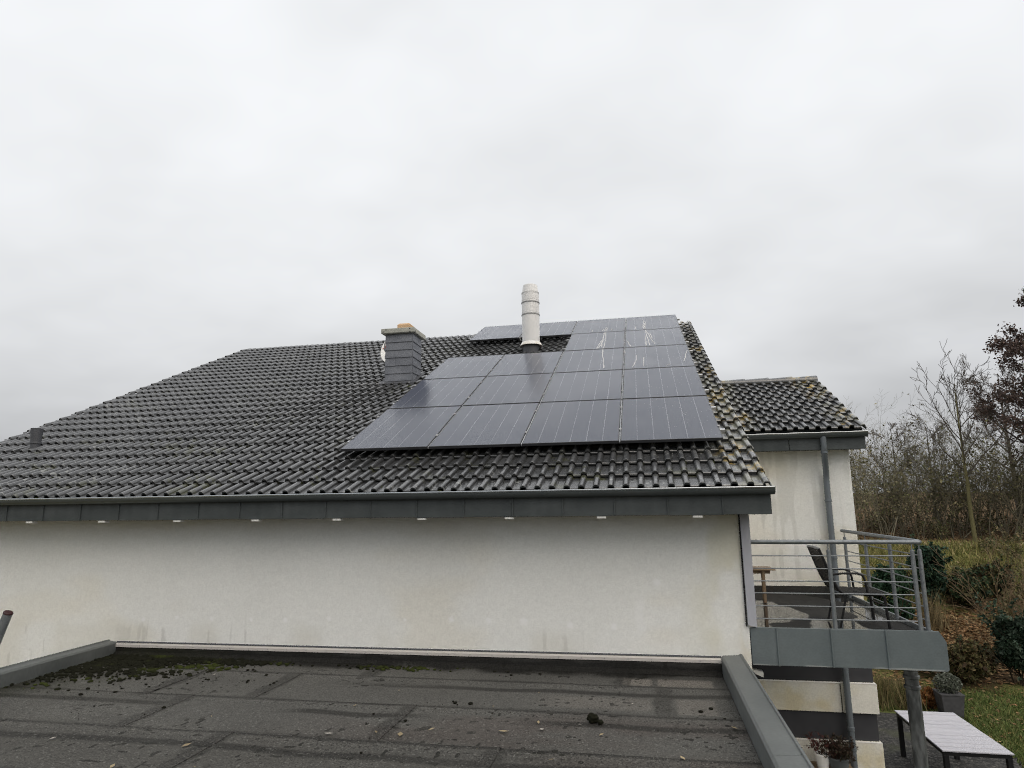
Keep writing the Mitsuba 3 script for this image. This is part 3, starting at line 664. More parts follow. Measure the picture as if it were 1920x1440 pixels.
# ---------------------------------------------------------------- balcony, railing, column, furniture
ba = thing('balcony', 'balcony slab with grey sheet metal edging at the house corner', 'balcony')
obj('slab', box(XR + .004, 4.09, WY + .03, AY - .004, -2.28, -2.035), 'mat_dark_render', parent=ba)
def floor_strip(x0, x1, z): return box(x0, x1, WY + .05, AY - .025, -2.034, z, .002)
obj('floor_sheet', floor_strip(XR + .006, 3.30, -2.004), 'mat_wet_floor', parent=ba)
obj('floor_sheet', floor_strip(3.304, 4.075, -2.010), 'mat_wet_floor', parent=ba)
xs = [2.386, 2.640, 3.144, 3.643]
for a, b in zip(xs[:-1], xs[1:]):
    obj('edging_sheet', box(a + .002, b - .002, WY, WY + .025, -2.31, -1.950, .003), 'mat_balcony_sheet', parent=ba)
poly = [(3.645, -2.31), (4.152, -2.315), (4.168, -2.30), (4.172, -2.05), (4.115, -1.953), (3.645, -1.950)]
obj('edging_sheet', extrude_y(poly, WY, WY + .025), 'mat_balcony_sheet', parent=ba)
for x in xs[1:]:
    obj('standing_seam', box(x - .007, x + .007, WY - .016, WY + .003, -2.312, -1.946, .003), 'mat_balcony_sheet', parent=ba)
obj('side_edging', box(4.10, 4.125, WY + .03, AY - .01, -2.28, -1.975, .003), 'mat_balcony_sheet', parent=ba)
obj('drip_edge', box(4.080, 4.099, WY + .03, AY - .01, -2.03, -1.962, .002), 'mat_galvanised', parent=ba)
rl = thing('balcony_railing', 'galvanised balcony railing with thin horizontal bars and a round handrail', 'railing')
obj('handrail', tube([(2.452, -.32, -1.113), (4.03, -.32, -1.118), (4.052, -.312, -1.118), (4.06, -.29, -1.117), (4.06, 2.42, -1.112)], .0215, 14), 'mat_galvanised', 40, parent=rl)
posts = [(3.2, -.322), (3.972, -.322), (4.056, -.27), (4.056, .57), (4.056, 1.42), (4.056, 2.30)]
for x, y in posts:
    k = obj('post', tube([(x, y, -1.99), (x, y, -1.20), (x, y, -1.192)], [.0205, .0205, .014], 12), 'mat_galvanised', 40, parent=rl)
    obj('pin', tube([(x, y, -1.20), (x, y, -1.12)], .006, 8), 'mat_galvanised', 40, parent=k)
for z in (-1.251, -1.377, -1.501, -1.620, -1.743, -1.868):
    obj('front_bar', tube([(2.40, -.322, z), (3.98, -.322, z)], .0062, 8), 'mat_galvanised', 40, parent=rl)
    obj('side_bar', tube([(4.056, -.30, z), (4.056, 2.34, z)], .0062, 8), 'mat_galvanised', 40, parent=rl)
col = tag(obj('support_column', tube([(4.02, .24, -5.14), (4.02, .24, -2.30)], .066, 20), 'mat_galvanised_dark', 40), 'thick round grey column holding up the balcony corner', 'column')
scene['mat_galvanised_dark'] = principled(lambda p, n, uv: mix((0.045, 0.050, 0.053), (0.15, 0.16, 0.165), smoothstep(0.25, 0.75, fbm(p.x * 24, p.y * 24, p.z * 7))), 0.5, metallic=0.35)
for z in (-2.42, -2.50, -2.60):
    obj('collar', lathe([(.066, z - .02), (.079, z - .012), (.079, z + .012), (.066, z + .02)], 4.02, .24, 20), 'mat_galvanised_dark', 40, parent=col)

gc = thing('garden_chair', 'black metal chair with a reclined woven back on the wet balcony', 'chair')
CY0, CY1 = .02, .50
def side_tube(y): return [(3.19, y, -1.205), (3.235, y, -1.34), (3.29, y, -1.50), (3.345, y, -1.62), (3.39, y, -1.655), (3.55, y, -1.662), (3.74, y, -1.668), (3.78, y, -1.685), (3.80, y, -2.0)]
for y in (CY0, CY1):
    obj('side_frame', tube(side_tube(y), .015, 8), 'mat_black_metal', 40, parent=gc)
    obj('armrest', tube([(3.285, y, -1.47), (3.40, y, -1.455), (3.54, y, -1.455), (3.595, y, -1.475), (3.615, y, -1.54), (3.625, y, -1.665)], .0115, 8), 'mat_black_metal', 40, parent=gc)
    obj('rear_leg', tube([(3.42, y, -1.66), (3.33, y, -2.0)], .0115, 8), 'mat_black_metal', 40, parent=gc)
bp_ = np.array(side_tube(0.0))[:5]
sl = []
for i in range(26):
    t = i / 25 * .98
    L = np.concatenate([[0], np.cumsum(np.linalg.norm(np.diff(bp_, axis=0), axis=1))]); L /= L[-1]
    x, z = np.interp(t, L, bp_[:, 0]), np.interp(t, L, bp_[:, 2])
    sl.append(tube([(x, CY0, z), (x + .004, (CY0 + CY1) / 2, z - .003), (x, CY1, z)], .0090, 6))
kk = obj('woven_back', join(sl), 'mat_black_metal', 40, parent=gc)
sl = [tube([(x, CY0, -1.652), (x, CY1, -1.652)], .0075, 6) for x in np.linspace(3.41, 3.78, 24)]
obj('woven_seat', join(sl), 'mat_black_metal', 40, parent=gc)
obj('top_rail', tube([(3.19, CY0, -1.205), (3.185, .26, -1.197), (3.19, CY1, -1.205)], .013, 8), 'mat_galvanised', 40, parent=gc)
obj('cross_bar', tube([(3.79, CY0, -1.78), (3.79, CY1, -1.78)], .009, 8), 'mat_black_metal', 40, parent=gc)

st = thing('side_table', 'small brown wooden table on the balcony beside the annex wall', 'table')
for i in range(5):
    y = 1.72 + .085 * i
    obj('slat', box(2.46, 3.03, y, y + .08, -1.59, -1.572, .004), 'mat_wood', parent=st)
obj('apron', box(2.50, 2.97, 1.78, 1.80, -1.635, -1.591, .003), 'mat_wood', parent=st)
obj('apron', box(2.50, 2.97, 2.06, 2.08, -1.635, -1.591, .003), 'mat_wood', parent=st)
for x, y in ((2.88, 1.76), (2.92, 2.09), (2.52, 1.76), (2.52, 2.09)):
    obj('leg', box(x - .018, x + .018, y - .018, y + .018, -2.0, -1.591, .004), 'mat_wood', parent=st)

# ---------------------------------------------------------------- flat roof in front
ga = thing('flat_roof_extension', 'low extension with a dark felt flat roof and metal parapet caps', 'building')
obj('wall', box(-4.96, 2.26, -11.0, WY - .004, -5.3, -2.47), 'mat_plaster', parent=ga)
FZ = -2.42
obj('roof_base', box(-4.95, 2.11, -11.0, WY - .003, FZ - .05, FZ - .009), 'mat_felt', parent=ga)
def felt(x0, x1, y0, y1, z, lap):
    """One felt sheet; its strip of width lap along y1 (the wall side) lies raised on the sheet before."""
    ys = [y0, y0 + .01, y1 - lap - .03, y1 - lap, y1 - .004, y1]
    zs = [z, z, z, z + .006, z + .006, z + .003]
    nx = max(2, int((x1 - x0) / .22))
    xs_ = np.linspace(x0, x1, nx)
    X, Y = np.meshgrid(xs_, ys)
    Z = np.array(zs)[:, None] + 0 * X
    Z = Z + .005 * (meshkit.fbm(np.stack([X * 1.3, Y * 1.3, X * 0 + z * 50], -1), 3, seed=2) - .5)
    Y = Y + .010 * (meshkit.noise(np.stack([X * 1.1, Y * 0 + y1 * 3, X * 0], -1), 6) - .5)
    Z[:, -1] += .004; Z[:, 0] += -.001
    v, f = grid_mesh(X, Y, Z)
    n = len(v)
    nb = v.copy(); nb[:, 2] -= .0045
    m = X.shape[1]; R = X.shape[0]
    q = list(f) + [tuple(n + a for a in t_[::-1]) for t_ in f]
    for i in range(m - 1):
        q.append(((R - 1) * m + i, (R - 1) * m + i + 1, n + (R - 1) * m + i + 1, n + (R - 1) * m + i))
        q.append((i + 1, i, n + i, n + i + 1))
    for j in range(R - 1):
        q.append((j * m, (j + 1) * m, n + (j + 1) * m, n + j * m))
        q.append(((j + 1) * m + m - 1, j * m + m - 1, n + j * m + m - 1, n + (j + 1) * m + m - 1))
    return np.vstack([v, nb]), np.array(q)
joints = [[1.05, -1.55, -3.3], [1.42, -2.3, -3.4], [-0.73, -2.9], [0.21, -1.9, -4.0], [1.3, -2.6], [0.1, -3.2], [1.5, -1.5], [-.4, -3.6], [.9, -2.2], [-1.0], [.5, -3.0], [-2.0]]
for r in range(12):
    y1 = WY - .012 if r == 0 else -0.9 * r
    y0 = -0.9 * (r + 1) - .12
    if r == 0: y0 = -0.9 - .11
    c = sorted([-4.935] + [j for j in joints[r]] + [2.085])
    for a, b in zip(c[:-1], c[1:]):
        z = FZ + .001 * (r % 2) + rg.normal(0, .0006)
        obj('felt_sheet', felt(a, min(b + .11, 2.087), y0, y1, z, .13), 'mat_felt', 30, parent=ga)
up = extrude_x([(WY - .004, -2.285), (WY - .016, -2.285), (WY - .020, -2.375), (WY - .075, FZ + .007), (WY - .004, FZ + .004)], -4.93, 1.045)
obj('upstand', up, 'mat_felt', parent=ga)
up = extrude_x([(WY - .004, -2.282), (WY - .020, -2.282), (WY - .024, -2.375), (WY - .085, FZ + .009), (WY - .004, FZ + .005)], 1.04, 2.088)
obj('upstand', up, 'mat_felt', parent=ga)
fz = lambda x: -2.268 - .030 * (2.09 - x) / 6.8
strip = hull([(x, y, fz(x) + dz) for x in (-4.93, 2.088) for y, dz in ((WY - .005, .020), (WY - .014, .014), (WY - .026, .0), (WY - .026, -.030), (WY - .005, -.030))])
fk = obj('flashing_strip', strip, 'mat_flashing', parent=ga)
obj('sealant', hull([(x, y, fz(x) + dz) for x in (-4.93, 2.088) for y, dz in ((WY - .004, .034), (WY - .012, .030), (WY - .016, .0205), (WY - .004, .0205))]), 'mat_dark_lead', parent=fk)
for x in np.arange(-4.6, 2.05, .24):
    obj('screw', lathe([(0, 0), (.006, 0), (.006, .004), (0, .004)], 0, 0, 8).apply_transform(trimesh.transformations.rotation_matrix(math.pi / 2, (1, 0, 0))).apply_translation((x, WY - .0255, fz(x) - .012)), 'mat_seam_grey', parent=fk)
def cap_sec(x0, x1, zt, inn):
    return [(x0, zt), (x1, zt + .006), (x1, zt - .06), (x1 + .012 * inn, zt - .062)]
def parapet(pA, pB, w, side, dz=0.0):
    """Metal-capped parapet; side = +1: the roof lies towards +x."""
    (xa, ya_), (xb, yb) = pA, pB
    secs = [(0, FZ + .004), (0, -2.245), (.018, -2.228), (w - .02, -2.218), (w - .016, -2.206), (w, -2.206), (w, -2.36), (w - .012, -2.36), (w - .012, -2.60), (.02, -2.60)]
    secs = [(u, z + (dz if -2.41 < z < -2.1 else 0)) for u, z in secs]
    P, n = [], len(secs)
    for (x, y) in ((xa, ya_), (xb, yb)):
        P += [(x - side * u, y, z) for u, z in secs]
    f = [(i, (i + 1) % n, n + (i + 1) % n, n + i) for i in range(n)]
    return np.array(P), np.array(f + [(0, i, i + 1, i + 1) for i in range(1, n - 1)] + [(n, n + i + 1, n + i, n + i) for i in range(1, n - 1)])
k = obj('parapet_cap', parapet((2.09, WY - .003), (2.09, -3.1), .20, -1), 'mat_cap', 20, parent=ga)
k2 = obj('parapet_cap', parapet((2.09, -3.104), (2.09, -11.0), .20, -1), 'mat_cap', 20, parent=ga)
k3 = obj('parapet_cap', parapet((-4.93, WY - .003), (-4.86, -3.0), .13, 1, -.045), 'mat_cap', 20, parent=ga)
k4 = obj('parapet_cap', parapet((-4.8598, -3.004), (-4.65, -11.0), .13, 1, -.045), 'mat_cap', 20, parent=ga)
cr = np.random.default_rng(21)
bl = []
for i in range(2100):
    if i < 1800:
        x, y = -4.90 + abs(cr.normal(0, .80)), -.40 - abs(cr.normal(0, .52))
        if x > -4.9 + 2.5 - 1.1 * (-.35 - y): continue
    else:
        x, y = cr.choice([-1.35, -3.4, -3.0]) + cr.normal(0, .28), -.55 + cr.normal(0, .05)
    bl.append(blob((x, y, FZ + .008), .008 + .026 * cr.random() ** 2, .55, cr))
tag(obj('flat_roof_moss', join(bl), 'mat_moss', True), 'dark moss crust in the left corner of the flat roof', 'moss', kind='stuff')
cb, cv = [], []
for i in range(900):
    x, y = cr.uniform(-4.4, 2.0), -.45 - abs(cr.normal(0, 1.0))
    if meshkit.fbm(np.array([[x * 1.6, y * 2.2, 3.0]]), 3, seed=4)[0] < .60: continue
    r = .004 + .017 * cr.random() ** 5
    cb.append(blob((x, y, FZ + .008), r, .6, cr))
scene['mat_crumb'] = principled((0.012, 0.012, 0.008), 0.95, specular=0.1)
tag(obj('moss_crumbs', join(cb), 'mat_crumb', True), 'small dark crumbs scattered over the flat roof', 'debris', kind='stuff')
lv, lc = [], []
spots = [(-3.08, -3.06), (-2.19, -3.47), (-1.96, -3.03), (-2.6, -2.8), (-.49, -2.56), (.5, -2.12), (.55, -2.28), (.71, -2.88), (1.01, -2.33), (1.22, -1.5), (2.0, -2.02), (1.58, -2.71), (-1.04, -2.63), (-.29, -2.41), (.27, -2.37)]
spots += [(cr.uniform(-3.5, 1.9), cr.uniform(-3.6, -1.0)) for _ in range(22)]
for i, (x, y) in enumerate(spots):
    a, L, w = cr.uniform(0, 6.3), (.022 + .026 * cr.random()) if i < 15 else .008 + .014 * cr.random(), 0
    w = L * cr.choice([.16, .35, .55])
    u, v_ = np.array([math.cos(a), math.sin(a), 0]), np.array([-math.sin(a), math.cos(a), 0])
    c = np.array([x, y, FZ + .012])
    q = np.array([c - u * L, c + v_ * w + [0, 0, .006], c + u * L + [0, 0, .008], c - v_ * w + [0, 0, .004]])
    lv.append((q, np.array([[0, 1, 2, 3]])))
    g = cr.random()
    lc += [np.array([.26, .21, .13]) * (.5 + .7 * g)] * 4 if i % 3 else [np.array([.32, .30, .27]) * (.6 + .6 * g)] * 4
tag(obj('leaf_bits', join(lv), 'mat_foliage', color=np.array(lc)), 'small dead leaves and twigs lying on the flat roof', 'leaves', kind='stuff')
tag(obj('moss_ball', join([blob((.924, -2.03, FZ + .035), .045, .85, cr, 3), blob((.985, -2.06, FZ + .02), .022, .8, cr, 2)]), 'mat_moss', True), 'single round clump of moss on the flat roof', 'moss clump')
tube_d = np.array([-.36, 0.0, -1.0]); tube_d /= np.linalg.norm(tube_d)
tt = np.array([-5.30, -1.52, -1.80])
pp = thing('leaning_pipe', 'grey pipe with a dark red cap leaning at the left parapet', 'pipe')
obj('shaft', tube([tt - tube_d * .02, tt + tube_d * 3.2], .045, 18), 'mat_galvanised', 40, parent=pp)
obj('cap', tube([tt - tube_d * .022, tt - tube_d * .034, tt - tube_d * .046], [.0465, .0475, .040], 18), 'mat_red_cap', 40, parent=pp)

# ---------------------------------------------------------------- terrace things
gt = thing('garden_table', 'light grey slatted garden table with dark legs on the gravel terrace', 'table')
TZ = -4.40
A_, B_, C_, D_ = np.array([5.616, 6.13]), np.array([6.54, 6.22]), np.array([6.55, 4.16]), np.array([5.66, 4.17])
A_, B_, C_, D_ = np.array([5.60, 6.12]), np.array([6.56, 6.12]), np.array([6.56, 4.10]), np.array([5.60, 4.10])
NS = 11
for i in range(NS):
    y0, y1 = 4.10 + 2.02 * i / NS, 4.10 + 2.02 * (i + 1) / NS
    obj('slat', box(5.60, 6.56, y0 + .008, y1 - .008, TZ - .022 + rg.normal(0, .0006), TZ + rg.normal(0, .0006), .003), 'mat_table_slat', parent=gt)
obj('frame', join([box(5.62, 5.66, 4.13, 6.09, TZ - .08, TZ - .0235), box(6.50, 6.54, 4.13, 6.09, TZ - .08, TZ - .0235), box(5.66, 6.50, 4.13, 4.17, TZ - .08, TZ - .0235), box(5.66, 6.50, 6.05, 6.09, TZ - .08, TZ - .0235)]), 'mat_black_metal', parent=gt)
for x, y in ((5.62, 4.13), (6.47, 4.13), (5.62, 6.02), (6.47, 6.02)):
    obj('leg', box(x, x + .07, y, y + .07, -5.14, TZ - .0805, .004), 'mat_black_metal', parent=gt)

def leaves(points, size, cols, rgx, flat=0.0, asp=.55, down=0):
    """One small bent quad per point, colours picked from cols with some spread."""
    n = len(points)
    a = rgx.normal(size=(n, 3)); a[:, 2] *= (1 - flat); a[:, 2] -= down
    a /= np.linalg.norm(a, axis=1, keepdims=True) + 1e-9
    b = np.cross(a, rgx.normal(size=(n, 3)) + [0, 0, 2.5 * flat * 4]); b /= np.linalg.norm(b, axis=1, keepdims=True) + 1e-9
    L = (size * (0.55 + .9 * rgx.random(n)))[:, None]
    p = np.asarray(points)
    v = np.stack([p - a * L, p + b * L * asp, p + a * L, p - b * L * asp], 1).reshape(-1, 3)
    f = np.arange(4 * n).reshape(n, 4)
    c = np.asarray(cols)[rgx.integers(0, len(cols), n)] * (0.6 + .8 * rgx.random(n))[:, None]
    return v, f, np.repeat(c, 4, 0)
def blades(points, h, w, cols, rgx, lean=.35):
    n = len(points)
    a = rgx.uniform(0, 2 * np.pi, n)
    u = np.stack([np.cos(a), np.sin(a), 0 * a], 1)
    hh = (h * (.5 + rgx.random(n)))[:, None]
    d = np.stack([rgx.normal(0, lean, n), rgx.normal(0, lean, n), np.ones(n)], 1)
    p = np.asarray(points)
    v = np.stack([p - u * w, p + u * w, p + d * hh], 1).reshape(-1, 3)
    c = np.asarray(cols)[rgx.integers(0, len(cols), n)] * (0.6 + .8 * rgx.random(n))[:, None]
    return v, np.arange(3 * n).reshape(n, 3), np.repeat(c, 3, 0)
def plant_mesh(parts):
    vs, fs, cs, n = [], [], [], 0
    for v, f, c in parts:
        f = np.asarray(f)
        if f.shape[1] == 4: f = np.vstack([f[:, [0, 1, 2]], f[:, [0, 2, 3]]])
        vs.append(v); fs.append(f + n); cs.append(np.broadcast_to(c, (len(v), 3))); n += len(v)
    return (np.vstack(vs), np.vstack(fs)), np.vstack(cs)

class Grow:
    """Branches as thin three-sided prisms."""
    def __init__(self, rgx): self.r, self.s, self.tips = rgx, [], []
    def branch(self, p, d, L, r0, lvl, nseg, kids, wob=.16, up=.06, ang=.75, shrink=.55):
        rx = self.r
        step = L / nseg
        d = np.array(d, float); d /= np.linalg.norm(d)
        p = np.array(p, float)
        for i in range(nseg):
            d = d + rx.normal(0, wob, 3); d[2] += up; d /= np.linalg.norm(d)
            q = p + d * step
            ra, rb = r0 * (1 - .75 * i / nseg), r0 * (1 - .75 * (i + 1) / nseg)
            self.s.append((*p, *q, ra, rb))
            if lvl > 0 and i >= (1 if lvl > 1 else 0):
                for _ in range(kids if rx.random() < .75 else kids - 1):
                    e = rx.normal(size=3); e -= d * (e @ d); e /= np.linalg.norm(e) + 1e-9
                    a = ang * (.6 + .7 * rx.random())
                    self.branch(q, d * math.cos(a) + e * math.sin(a), L * shrink * (.6 + .6 * rx.random()) * (1 - .45 * i / nseg), rb * .62, lvl - 1, max(2, nseg - 1), kids, wob * 1.15, up, ang, shrink)
            p = q
        self.tips.append((p, d))
    def mesh(self, col, rmin=.0028, var=.5):
        s = np.array(self.s)
        a, b, ra, rb = s[:, :3], s[:, 3:6], np.maximum(s[:, 6], rmin), np.maximum(s[:, 7], rmin)
        t = b - a; t /= np.linalg.norm(t, axis=1, keepdims=True) + 1e-9
        u = np.cross(t, [.37, .61, .7]); u /= np.linalg.norm(u, axis=1, keepdims=True) + 1e-9
        w = np.cross(t, u)
        v = []
        for P, R in ((a, ra), (b, rb)):
            for k in range(3):
                an_ = 2 * np.pi * k / 3
                v.append(P + R[:, None] * (math.cos(an_) * u + math.sin(an_) * w))
        v = np.stack(v, 1)
        n = len(s); base = np.arange(n)[:, None] * 6
        f = np.concatenate([np.stack([base[:, 0] + k, base[:, 0] + (k + 1) % 3, base[:, 0] + 3 + (k + 1) % 3, base[:, 0] + 3 + k], 1) for k in range(3)])
        c = np.repeat(np.asarray(col) * (1 - var / 2 + var * self.r.random(n))[:, None], 6, 0)
        return v.reshape(-1, 3), f, c

# lawn grass and terrace edges
lr = np.random.default_rng(31)
P = np.column_stack([lr.uniform(6.0, 11.2, 42000), lr.uniform(3.0, 11.6, 42000)])
keep = ((P[:, 0] > 7.42 + .1 * np.sin(P[:, 1] * 2.1)) | (P[:, 1] > 8.75)) & (P[:, 0] < 11.3 - .12 * (P[:, 1] - 3))
P = P[keep]
P3 = np.column_stack([P, np.full(len(P), -5.145)])
m, c = plant_mesh([blades(P3, .07, .010, [(.075, .115, .028), (.095, .125, .034), (.15, .145, .05), (.055, .085, .022)], lr, .5)])
tag(obj('grass', m, 'mat_foliage', color=c), 'short green grass on the lawn by the terrace', 'grass', kind='stuff')
# leaf litter on the slope and bank
n = 26000
P = np.column_stack([lr.uniform(5, 30, n), 11.2 + 22 * lr.random(n) ** 1.35])
keep = ~((np.abs(P[:, 1] - 21.9 - .25 * np.sin(P[:, 0] * .35)) < .7) & (lr.random(n) < .8)) & ~((P[:, 1] > 17.2) & (P[:, 1] < 21.3) & (lr.random(n) < .75))
P = np.vstack([P[keep], np.column_stack([lr.normal(10.0, .75, 5000), lr.normal(13.9, .75, 5000)]), np.column_stack([lr.uniform(7.3, 11, 420), lr.uniform(5.5, 11.3, 420)])])
P3 = np.column_stack([P, ground_z(P[:, 0], P[:, 1]) + .015])
m, c = plant_mesh([leaves(P3, .065, [(.24, .135, .065), (.32, .195, .10), (.17, .095, .045), (.10, .072, .036), (.28, .21, .11)], lr, flat=.75)])
tag(obj('leaf_litter', m, 'mat_foliage', color=c), 'brown fallen leaves covering the garden slope', 'leaves', kind='stuff')
n = 30000
P = np.column_stack([lr.uniform(6, 30, n), lr.uniform(16.3, 21.5, n)])
P3 = np.column_stack([P, ground_z(P[:, 0], P[:, 1])])
m, c = plant_mesh([blades(P3, .20, .020, [(.15, .15, .045), (.21, .195, .065), (.25, .205, .09), (.11, .125, .035)], lr, .5)])
tag(obj('rough_grass', m, 'mat_foliage', color=c), 'yellowish rough grass below the garden path', 'grass', kind='stuff')

# ---------------------------------------------------------------- shrubs and trees
def leafy(name, label, cat, x, y, w, h, nleaf, size, cols, seed, group=None, shape='egg', gap=.42, lift=0.0, zb=None, core=None, down=0, asp=.55):
    rx = np.random.default_rng(seed)
    z0 = float(ground_z(x, y)) if zb is None else zb
    k = thing(name, label, cat, group)
    g = Grow(rx)
    for _ in range(7):
        g.branch((x + rx.normal(0, w * .06), y + rx.normal(0, w * .06), z0 - .05), (rx.normal(0, .35), rx.normal(0, .35), 1), h * .8, .012 + .008 * h, 1, 5, 2, .12, .05, .6, .4)
    m, c = plant_mesh([g.mesh((.055, .042, .028))])
    obj('stems', m, 'mat_foliage', color=c, parent=k)
    pts = []
    nn = 0
    while nn < nleaf:
        q = rx.uniform(-1, 1, (4 * nleaf, 3))
        r = np.linalg.norm(q, axis=1)
        if shape == 'cone':
            lim = np.clip(1.0 - .5 * (q[:, 2] + 1) ** 1.5 * .72, .12, 1)
            ok = (np.hypot(q[:, 0], q[:, 1]) < lim)
            deep = np.hypot(q[:, 0], q[:, 1]) / lim
        else:
            ok = r < 1; deep = r
        f_ = meshkit.fbm(q * np.array([w, w, h]) * (1.7 / max(w, .4)) + seed, 3, seed=seed % 50)
        ok &= (deep > .35 + .2 * rx.random(len(q))) & (f_ + .12 * (1 - deep) > gap) & (deep < .40 + 1.45 * (f_ - .25))
        q = q[ok]
        if not len(q): break
        pts.append(q); nn += len(q)
    q = np.vstack(pts)[:nleaf]
    p = np.column_stack([x + q[:, 0] * w / 2, y + q[:, 1] * w / 2, z0 + lift + h / 2 + q[:, 2] * h / 2])
    sh = Grow(rx)
    for _ in range(16):
        a, e = rx.uniform(0, 6.3), rx.uniform(.1, 1.0)
        dd = np.array([math.cos(a) * (1 - .6 * e), math.sin(a) * (1 - .6 * e), e])
        sh.branch((x + dd[0] * w * .30, y + dd[1] * w * .30, z0 + lift + h * (.45 + .3 * e)), dd + [0, 0, .5], h * (.20 if cat == 'conifer' else .36) * (.6 + .8 * rx.random()), .006, 1, 5, 1, .15, .05, .6, .5)
    tipq = np.array([q_[3:6] for q_ in sh.s])
    tipq = np.repeat(tipq, 5, 0) + rx.normal(0, size * .55, (5 * len(tipq), 3))
    big_ = rx.random(len(p)) < .4
    m, c = plant_mesh([sh.mesh((.06, .05, .03)), leaves(p[big_], size * 1.25, cols, rx, down=down, asp=asp), leaves(p[~big_], size * .75, np.asarray(cols) * 1.15, rx, down=down, asp=asp * .8), leaves(tipq, size * .8, np.asarray(cols) * 1.25, rx, down=down, asp=asp)])
    obj('foliage', m, 'mat_foliage', color=c, parent=k)
    return k
GREEN = [(.020, .040, .020), (.030, .055, .024), (.014, .030, .016), (.040, .060, .024)]
CON = [(.014, .036, .022), (.022, .050, .030), (.010, .024, .015), (.030, .055, .028)]
OLIVE = [(.055, .052, .020), (.080, .070, .028), (.035, .035, .014), (.10, .075, .035), (.05, .03, .015)]
leafy('conifer_shrub', 'dark green egg-shaped conifer just right of the railing corner', 'conifer', 9.80, 15.45, 1.15, 2.15, 5600, .055, CON, 101, group='conifers on the slope')
leafy('conifer_shrub', 'green conifer seen through the side bars of the railing', 'conifer', 8.20, 13.94, 1.25, 2.0, 5600, .055, [(.016, .045, .022), (.028, .062, .030), (.012, .032, .016)], 102, group='conifers on the slope')
leafy('evergreen_shrub', 'low dark evergreen shrub right of the egg-shaped conifer', 'shrub', 10.9, 15.7, 1.35, .95, 3800, .055, GREEN + OLIVE[:2], 103)
leafy('evergreen_shrub', 'dark shrub on the slope behind the low evergreen', 'shrub', 12.0, 16.6, 1.5, .85, 4000, .06, GREEN + OLIVE, 104)
leafy('evergreen_shrub', 'glossy dark green bush at the right picture edge above the lawn', 'shrub', 10.05, 11.2, 1.15, 1.75, 6000, .05, [(.016, .034, .020), (.030, .052, .032), (.010, .022, .012), (.045, .065, .045)], 105)
leafy('hedge_shrub', 'brownish green hedge bush bordering the lawn behind the planter', 'shrub', 8.75, 11.3, 1.5, .80, 5600, .05, OLIVE, 106)
leafy('hedge_shrub', 'dark olive bush between the hedge bush and the leaf patch', 'shrub', 9.5, 12.3, 1.3, .55, 3600, .05, OLIVE + GREEN[:1], 107)
leafy('hedge_shrub', 'low dark bush behind the support column at the lawn edge', 'shrub', 7.65, 12.1, 1.5, .8, 3600, .05, OLIVE + GREEN[:2], 108)
leafy('rust_bush', 'small rust brown bush beside the dark planter', 'shrub', 7.15, 9.0, .55, .42, 2200, .035, [(.20, .085, .030), (.28, .13, .045), (.13, .06, .025)], 109, down=.2)
# planter with lavender
pk = thing('planter', 'tapered dark grey planter holding a grey green lavender by the terrace edge', 'planter')
obj('pot', hull([(7.44 + sx * a, 8.62 + sy * a, z) for z, a in ((-5.14, .17), (-4.70, .215)) for sx in (-1, 1) for sy in (-1, 1)]), 'mat_planter', parent=pk)
obj('rim', box(7.215, 7.665, 8.395, 8.845, -4.70, -4.665, .006), 'mat_planter', parent=pk)
rx = np.random.default_rng(120)
q = rx.normal(size=(1800, 3)); q /= np.linalg.norm(q, axis=1, keepdims=True)
q = q * (rx.random(1800) ** .4)[:, None] * [.27, .27, .21] + [7.44, 8.62, -4.50]
m, c = plant_mesh([leaves(q, .035, [(.085, .095, .075), (.13, .14, .115), (.055, .065, .045)], rx, asp=.25)])
obj('lavender', m, 'mat_foliage', color=c, parent=pk)
# pale ornamental grass clump
og = thing('ornamental_grass', 'clump of pale tall ornamental grass beside the annex corner', 'grass clump')
for j, (ox, oy) in enumerate(((6.15, 9.2), (6.45, 9.5), (6.75, 9.1))):
    P3 = np.column_stack([ox + rx.normal(0, .16, 420), oy + rx.normal(0, .16, 420), np.full(420, -5.14)])
    m, c = plant_mesh([blades(P3, .50, .008, [(.19, .15, .075), (.24, .19, .10), (.10, .095, .035), (.075, .085, .028)], rx, .22)])
    obj('tuft', m, 'mat_foliage', color=c, parent=og)
sg = thing('dry_grass', 'thin dry grass tuft right below the railing corner', 'grass clump')
P3 = np.column_stack([9.35 + rx.normal(0, .22, 260), 14.3 + rx.normal(0, .2, 260), 0 * rx.random(260)]); P3[:, 2] = ground_z(P3[:, 0], P3[:, 1])
m, c = plant_mesh([blades(P3, .75, .010, [(.20, .16, .085), (.15, .115, .06)], rx, .25)])
obj('stalks', m, 'mat_foliage', color=c, parent=sg)

def pot_plant(name, label, x, y, z, r, h, mat, nst, col, seed, sprawl):
    k = thing(name, label, 'plant pot')
    obj('pot', lathe([(0, z), (r * .68, z), (r * .97, z + h * .9), (r * 1.05, z + h * .9), (r * 1.05, z + h), (r * .93, z + h), (r * .9, z + h * .85), (0, z + h * .82)], x, y, 22), mat, 40, parent=k)
    rx = np.random.default_rng(seed)
    g = Grow(rx)
    for _ in range(nst):
        g.branch((x + rx.normal(0, r * .3), y + rx.normal(0, r * .3), z + h * .8), (rx.normal(0, sprawl), rx.normal(0, sprawl * .6), 1), .24, .005, 1, 4, 2, .3, .03, .8, .5)
    pts = np.repeat(np.array([s[3:6] for s in g.s]), 2, 0) + rx.normal(0, .012, (2 * len(g.s), 3))
    m, c = plant_mesh([g.mesh((.05, .03, .02)), leaves(pts, .016, col, rx)])
    obj('plant', m, 'mat_foliage', color=c, parent=k)
pb = thing('plant_shelf', 'low brown wooden shelf holding two plant pots under the balcony', 'shelf')
